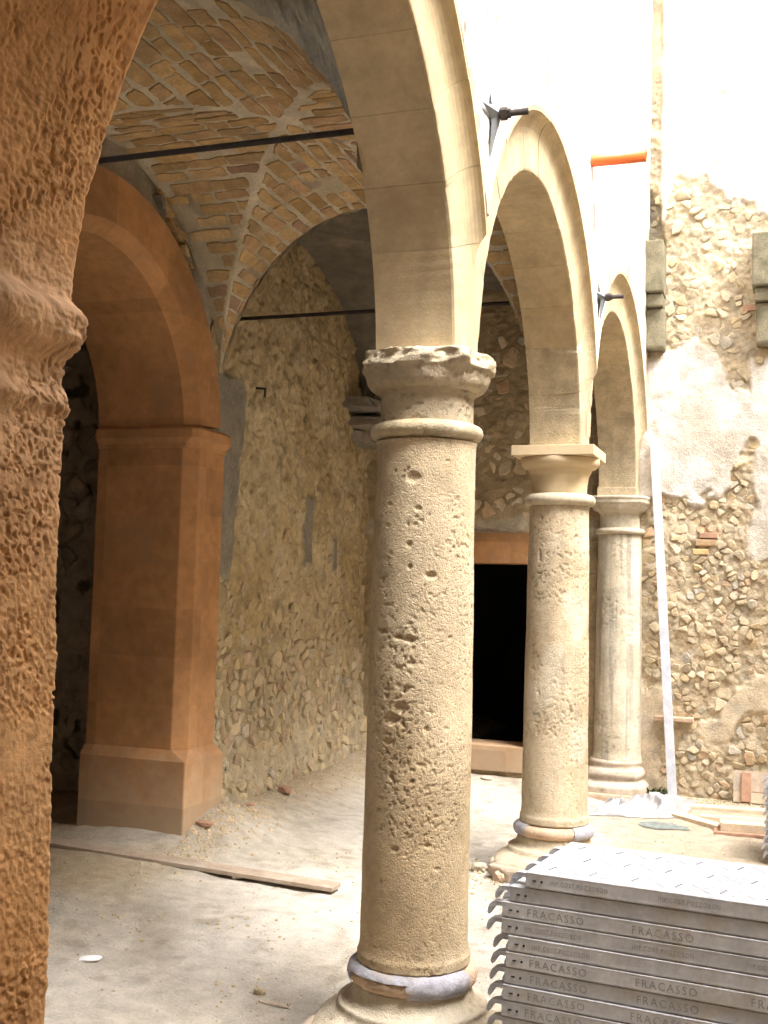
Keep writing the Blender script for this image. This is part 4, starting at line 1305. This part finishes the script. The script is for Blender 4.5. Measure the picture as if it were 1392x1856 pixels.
for xx in (.2, 1.45):                     # bearers under the stack
    zt = .742 - PH - (NST - 1) * PITCH
    p = Matrix.Rotation(R_(ANG), 3, 'Z') @ Vector((xx, 0, 0))
    o = MB().box((BASEX + p.x - .05, BASEY + p.y - .02, zt - .12), (BASEX + p.x + .05, BASEY + p.y + .52, zt - .001)).build('timber_bearer', M_WOOD, None, bevel=.004)
    tag(o, ('squared timber bearer under the left end of the near panel stack', 'squared timber bearer under the right end of the near panel stack')[xx > 1], 'timber', 'bearers under the near stack')
deck_stack((1.205, 3.42), -4, 10, gz(1.3, 3.5) + .04, [r.uniform(-.008, .008) for _ in range(10)], [], 'the far stack at right', 'far stack of deck panels', 5)

# ================================================================== TIMBER AND LITTER ON THE GROUND
def plank(name, p, q, w, h, m, label, cat='plank', group=None, zlift=0.0, side=1, lift2=0.0):
    """p,q = ends of the near edge on the ground (x,y)"""
    p, q = Vector((p[0], p[1], 0)), Vector((q[0], q[1], 0))
    d = (q - p).normalized(); nrm = Vector((-d.y, d.x, 0)) * side
    mid = (p + q) / 2
    zp, zq, zm = gz(p.x, p.y), gz(q.x, q.y), gz(mid.x, mid.y)
    bow = max(0, zm - (zp + zq) / 2)
    z0 = zp + bow + zlift - .004
    lift2 = lift2 + zq - zp
    t = thing(name, label, cat, (p.x, p.y, z0), group)
    vs = []
    for e, zl in ((p, 0), (q, lift2)):
        for o_, hz in ((0, 0), (w, 0), (w, h), (0, h)):
            v = e + nrm * o_; vs.append((v.x, v.y, z0 + hz + zl))
    MB().add(vs, [(0, 3, 2, 1), (4, 5, 6, 7), (0, 1, 5, 4), (1, 2, 6, 5), (2, 3, 7, 6), (3, 0, 4, 7)]).build('plank_board', m, t, bevel=.003)
    return t
plank('timber_plank', (-2.95, 1.54), (-.945, 1.585), .13, .022, M_WOOD_OLD, 'long thin dusty plank lying on the portico floor before the orange pier', side=1)

plank('timber_plank', (.30, 4.86), (2.4, 5.02), .13, .035, M_WOOD, 'longest pale plank lying along the foot of the end wall', group='planks by the end wall')
plank('timber_plank', (.36, 4.72), (.83, 4.30), .10, .028, M_WOOD, 'pale plank lying askew towards the clutter of timber, its end near the plastic sheet', group='planks by the end wall')
plank('timber_plank', (.70, 4.56), (2.3, 4.70), .12, .04, M_WOOD, 'pale plank with a dark end, between the long plank and the thick one', group='planks by the end wall')
plank('timber_plank', (.86, 4.20), (2.2, 4.30), .16, .075, M_WOOD, 'thick plank nearest the far panel stack with a red brown edge', group='planks by the end wall')
plank('timber_plank', (.82, 4.16), (2.2, 4.24), .22, .02, M_WOOD_RED, 'thin reddish board under the thick plank', group='planks by the end wall')
bo = thing('wooden_board', 'small wooden panel with an upright batten leaning at the foot of the end wall', 'board', (1.05, YE - .1, .05))
rx = Matrix.Rotation(R_(-12), 3, 'X')
bz = gz(1.1, YE - .14) + .01
MB().box((.905, YE - .135, bz), (1.55, YE - .118, bz + .24), rx, (1, YE - .13, bz)).build('board', M_WOOD, bo, bevel=.002)
MB().box((.905, YE - .139, bz + .085), (1.55, YE - .1355, bz + .24), rx, (1, YE - .13, bz)).build('grey_boarding', M_WOOD_DUSTY, bo, bevel=.001)
MB().box((.965, YE - .165, bz + .004), (1.035, YE - .1395, bz + .225), rx, (1, YE - .13, bz)).build('batten', M_WOOD_RED, bo, bevel=.003)

# crumpled plastic sheet
n = 90
u = np.linspace(0, 1, n); UU, VV = np.meshgrid(u, u, indexing='ij')
edge_ = .06 * (fbm(UU * 5, VV * 5, 0, 3, 601) - .5)
PXs = -.06 + .62 * UU + edge_ + .10 * VV
PYs = 4.40 + .62 * VV + .16 * UU + .08 * (fbm(UU * 4 + 9, VV * 4, 0, 3, 602) - .5)
rid = np.abs(fbm(UU * 5, VV * 5, 0, 3, 603) - .5) * 2
env = np.sin(np.pi * np.clip(UU * 1.0, 0, 1)) ** .5 * np.sin(np.pi * VV) ** .5
PZs = ground_z(PXs, PYs) + .006 + env * (.14 * (1 - rid) ** 3 + .02 * fbm(UU * 30, VV * 30, 0, 2, 604)) * (1 - .5 * UU)
o = mesh_obj('plastic_sheet', np.stack([PXs, PYs, PZs], -1), grid_faces(n, n), M_SHEET, None, True)
tag(o, 'crumpled translucent plastic sheet on the ground beside the farthest column', 'plastic sheet')
# rag
n = 36
u = np.linspace(-1, 1, n); UU, VV = np.meshgrid(u, u, indexing='ij')
q = np.hypot(UU, VV)
an = np.arctan2(VV, UU); mxr = np.maximum(np.abs(UU), np.abs(VV)) / np.maximum(q, 1e-6)
rg_ = .55 + .8 * fbm(np.cos(an) * 1.6 + 3, np.sin(an) * 1.6, 0, 3, 611)
PXs = .48 + .17 * UU * mxr * rg_ ; PYs = 4.24 + .12 * VV * mxr * rg_ - .12 * UU * .17
PZs = ground_z(PXs, PYs) + .006 + .035 * np.abs(fbm(UU * 4, VV * 4, 0, 3, 613) - .4) * (1 - np.clip(q, 0, 1) ** 4)
o = mesh_obj('rag', np.stack([PXs, PYs, PZs], -1), grid_faces(n, n), M_RAG, None, True)
tag(o, 'dark grey green rag lying flat in front of the plastic sheet', 'rag')

def chunk(name, x, y, sx, sy, sz, m, label, cat, seed, group=None, rot=0.0, dz=0.0):
    r = random.Random(seed)
    bm = bmesh.new()
    bmesh.ops.create_icosphere(bm, subdivisions=2, radius=1)
    for v in bm.verts:
        k = 1 + r.uniform(-.18, .18)
        c = v.co
        m_ = max(abs(c.x), abs(c.y), abs(c.z))
        c2_ = c / m_ * .75 * .5 + c * .5
        v.co = Vector((c2_.x * sx * k, c2_.y * sy * k, c2_.z * sz * k))
    me = bpy.data.meshes.new(name); bm.to_mesh(me); bm.free()
    me.materials.append(m)
    o = bpy.data.objects.new(name, me)
    o.location = (x, y, gz(x, y) + sz * .55 + dz); o.rotation_euler = (r.uniform(-.15, .15), r.uniform(-.15, .15), rot)
    link(o)
    return tag(o, label, cat, group)
chunk('brick_fragment', -2.02, 3.36, .075, .035, .035, M_WOOD_RED, 'reddish brick fragment on the dirt by the rubble wall', 'brick fragment', 1, rot=-.5)
chunk('brick_fragment', -2.0, 2.78, .035, .02, .02, M_WOOD_RED, 'small red brick chip between the orange pier and the larger fragment', 'brick fragment', 2, rot=.4)
chunk('brick_fragment', -1.98, 2.12, .075, .035, .02, M_WOOD_RED, 'flat broken tile piece at the foot of the orange pier', 'tile fragment', 3, rot=-.4)
chunk('stone_fragment', -1.50, 1.60, .03, .025, .022, M_STONE, 'small pale stone lodged against the long plank', 'stone', 4, dz=.01)
chunk('paper_scrap', -1.49, .22, .055, .035, .010, M_PAPER, 'white scrap lying on the portico floor at lower left', 'scrap', 5, rot=.3)
chunk('stone_fragment', -.70, .22, .028, .02, .016, M_STONE, 'small stone on the floor left of the nearest column', 'stone', 6)
chunk('wood_scrap', -.60, .13, .085, .012, .008, M_WOOD_DUSTY, 'short flat stick on the floor near the nearest column base', 'stick', 7, rot=-.1)
chunk('stone_fragment', -.40, 2.50, .05, .035, .035, M_STONE, 'stone lump beside the middle column base', 'stone', 8)
chunk('slate_fragment', -.36, 2.68, .06, .03, .012, M_LEAD, 'flat grey slate piece left of the middle column base', 'slate', 9, rot=.2)
chunk('stone_fragment', -.24, 2.36, .045, .03, .04, M_TERRA, 'pinkish stone lump in front of the middle column base', 'stone', 10)
chunk('wood_scrap', .58, 3.28, .085, .022, .008, M_WOOD_RED, 'brown wood offcut behind the near panel stack', 'offcut', 11, rot=-.05)
chunk('tile_fragment', -2.0, 5.20, .07, .05, .012, M_PAPER, 'pale tile piece at the far foot of the rubble wall', 'tile fragment', 12)
chunk('stone_fragment', -1.02, 5.16, .06, .03, .02, M_STONE_DK, 'dark flat stone before the door threshold', 'stone', 13)

# weeds at the foot of the end wall
mb = MB(); r = random.Random(5)
for i in range(60):
    x, y = r.gauss(.33, .05), YE - .07 - abs(r.gauss(0, .03)); z = gz(x, y)
    h, a = r.uniform(.03, .09), r.uniform(0, 6.28)
    d1 = Vector((math.cos(a), math.sin(a), 0)); d2 = Vector((-d1.y, d1.x, 0))
    b0 = Vector((x, y, z)); t0 = b0 + d1 * h * .6 + Vector((0, 0, h))
    mm = b0 + d1 * h * .2 + Vector((0, 0, h * .6))
    mb.add([b0 - d2 * .004, b0 + d2 * .004, mm + d2 * .009, t0, mm - d2 * .009], [(0, 1, 2, 3, 4)])
o = mb.build('weeds', M_MOSS)
tag(o, 'green weeds growing at the foot of the end wall', 'weeds', None, 'stuff')

# loose gravel and crumbs
mb = MB(); r = random.Random(77)
def pebble(x, y, s):
    z = gz(x, y)
    a = r.uniform(0, 6.28)
    vs = []
    for k in range(5):
        t = a + k * 1.2566
        vs.append((x + s * math.cos(t) * r.uniform(.7, 1.2), y + s * math.sin(t) * r.uniform(.7, 1.2), z - .2 * s))
    for k in range(5):
        t = a + k * 1.2566
        vs.append((x + .7 * s * math.cos(t) * r.uniform(.6, 1.1), y + .7 * s * math.sin(t) * r.uniform(.6, 1.1), z + s * r.uniform(.4, .8)))
    mb.add(vs, [(k, (k + 1) % 5, 5 + (k + 1) % 5, 5 + k) for k in range(5)] + [(5, 6, 7, 8, 9)])
for i in range(620):
    pebble(-2.02 + abs(r.gauss(0, .14)), r.gauss(2.15, .38), r.choice((.004, .006, .008, .011, .016)))
for i in range(600):
    pebble(-2.12 + abs(r.gauss(0, .14)), r.uniform(2.4, 5.3), r.choice((.004, .006, .009, .014)))
for i in range(1400):
    pebble(r.uniform(-2.6, 1.2), r.uniform(-.4, 5.2), r.choice((.003, .003, .004, .006, .008)))
for cx_, cy_ in ((-.72, .15), (-1.1, .9), (-.55, -.2), (-1.3, 2.3), (-.45, 1.3), (-1.55, .6), (.75, 3.3), (.4, 2.2)):
    for i in range(26):
        pebble(r.gauss(cx_, .12), r.gauss(cy_, .10), r.choice((.004, .006, .008, .012)))
for i in range(350):
    pebble(r.gauss(-.15, .25), r.gauss(2.45, .2), r.choice((.004, .006, .01, .016)))
for i in range(260):
    pebble(r.gauss(-.05, .3), r.gauss(-.05, .3), r.choice((.003, .005, .007)))
for i in range(400):
    pebble(r.uniform(.2, 1.3), YE - .06 - abs(r.gauss(0, .1)), r.choice((.005, .008, .013)))
o = mb.build('gravel', M_STONE)
tag(o, 'loose gravel and mortar crumbs scattered over the earth floor', 'gravel', None, 'stuff')
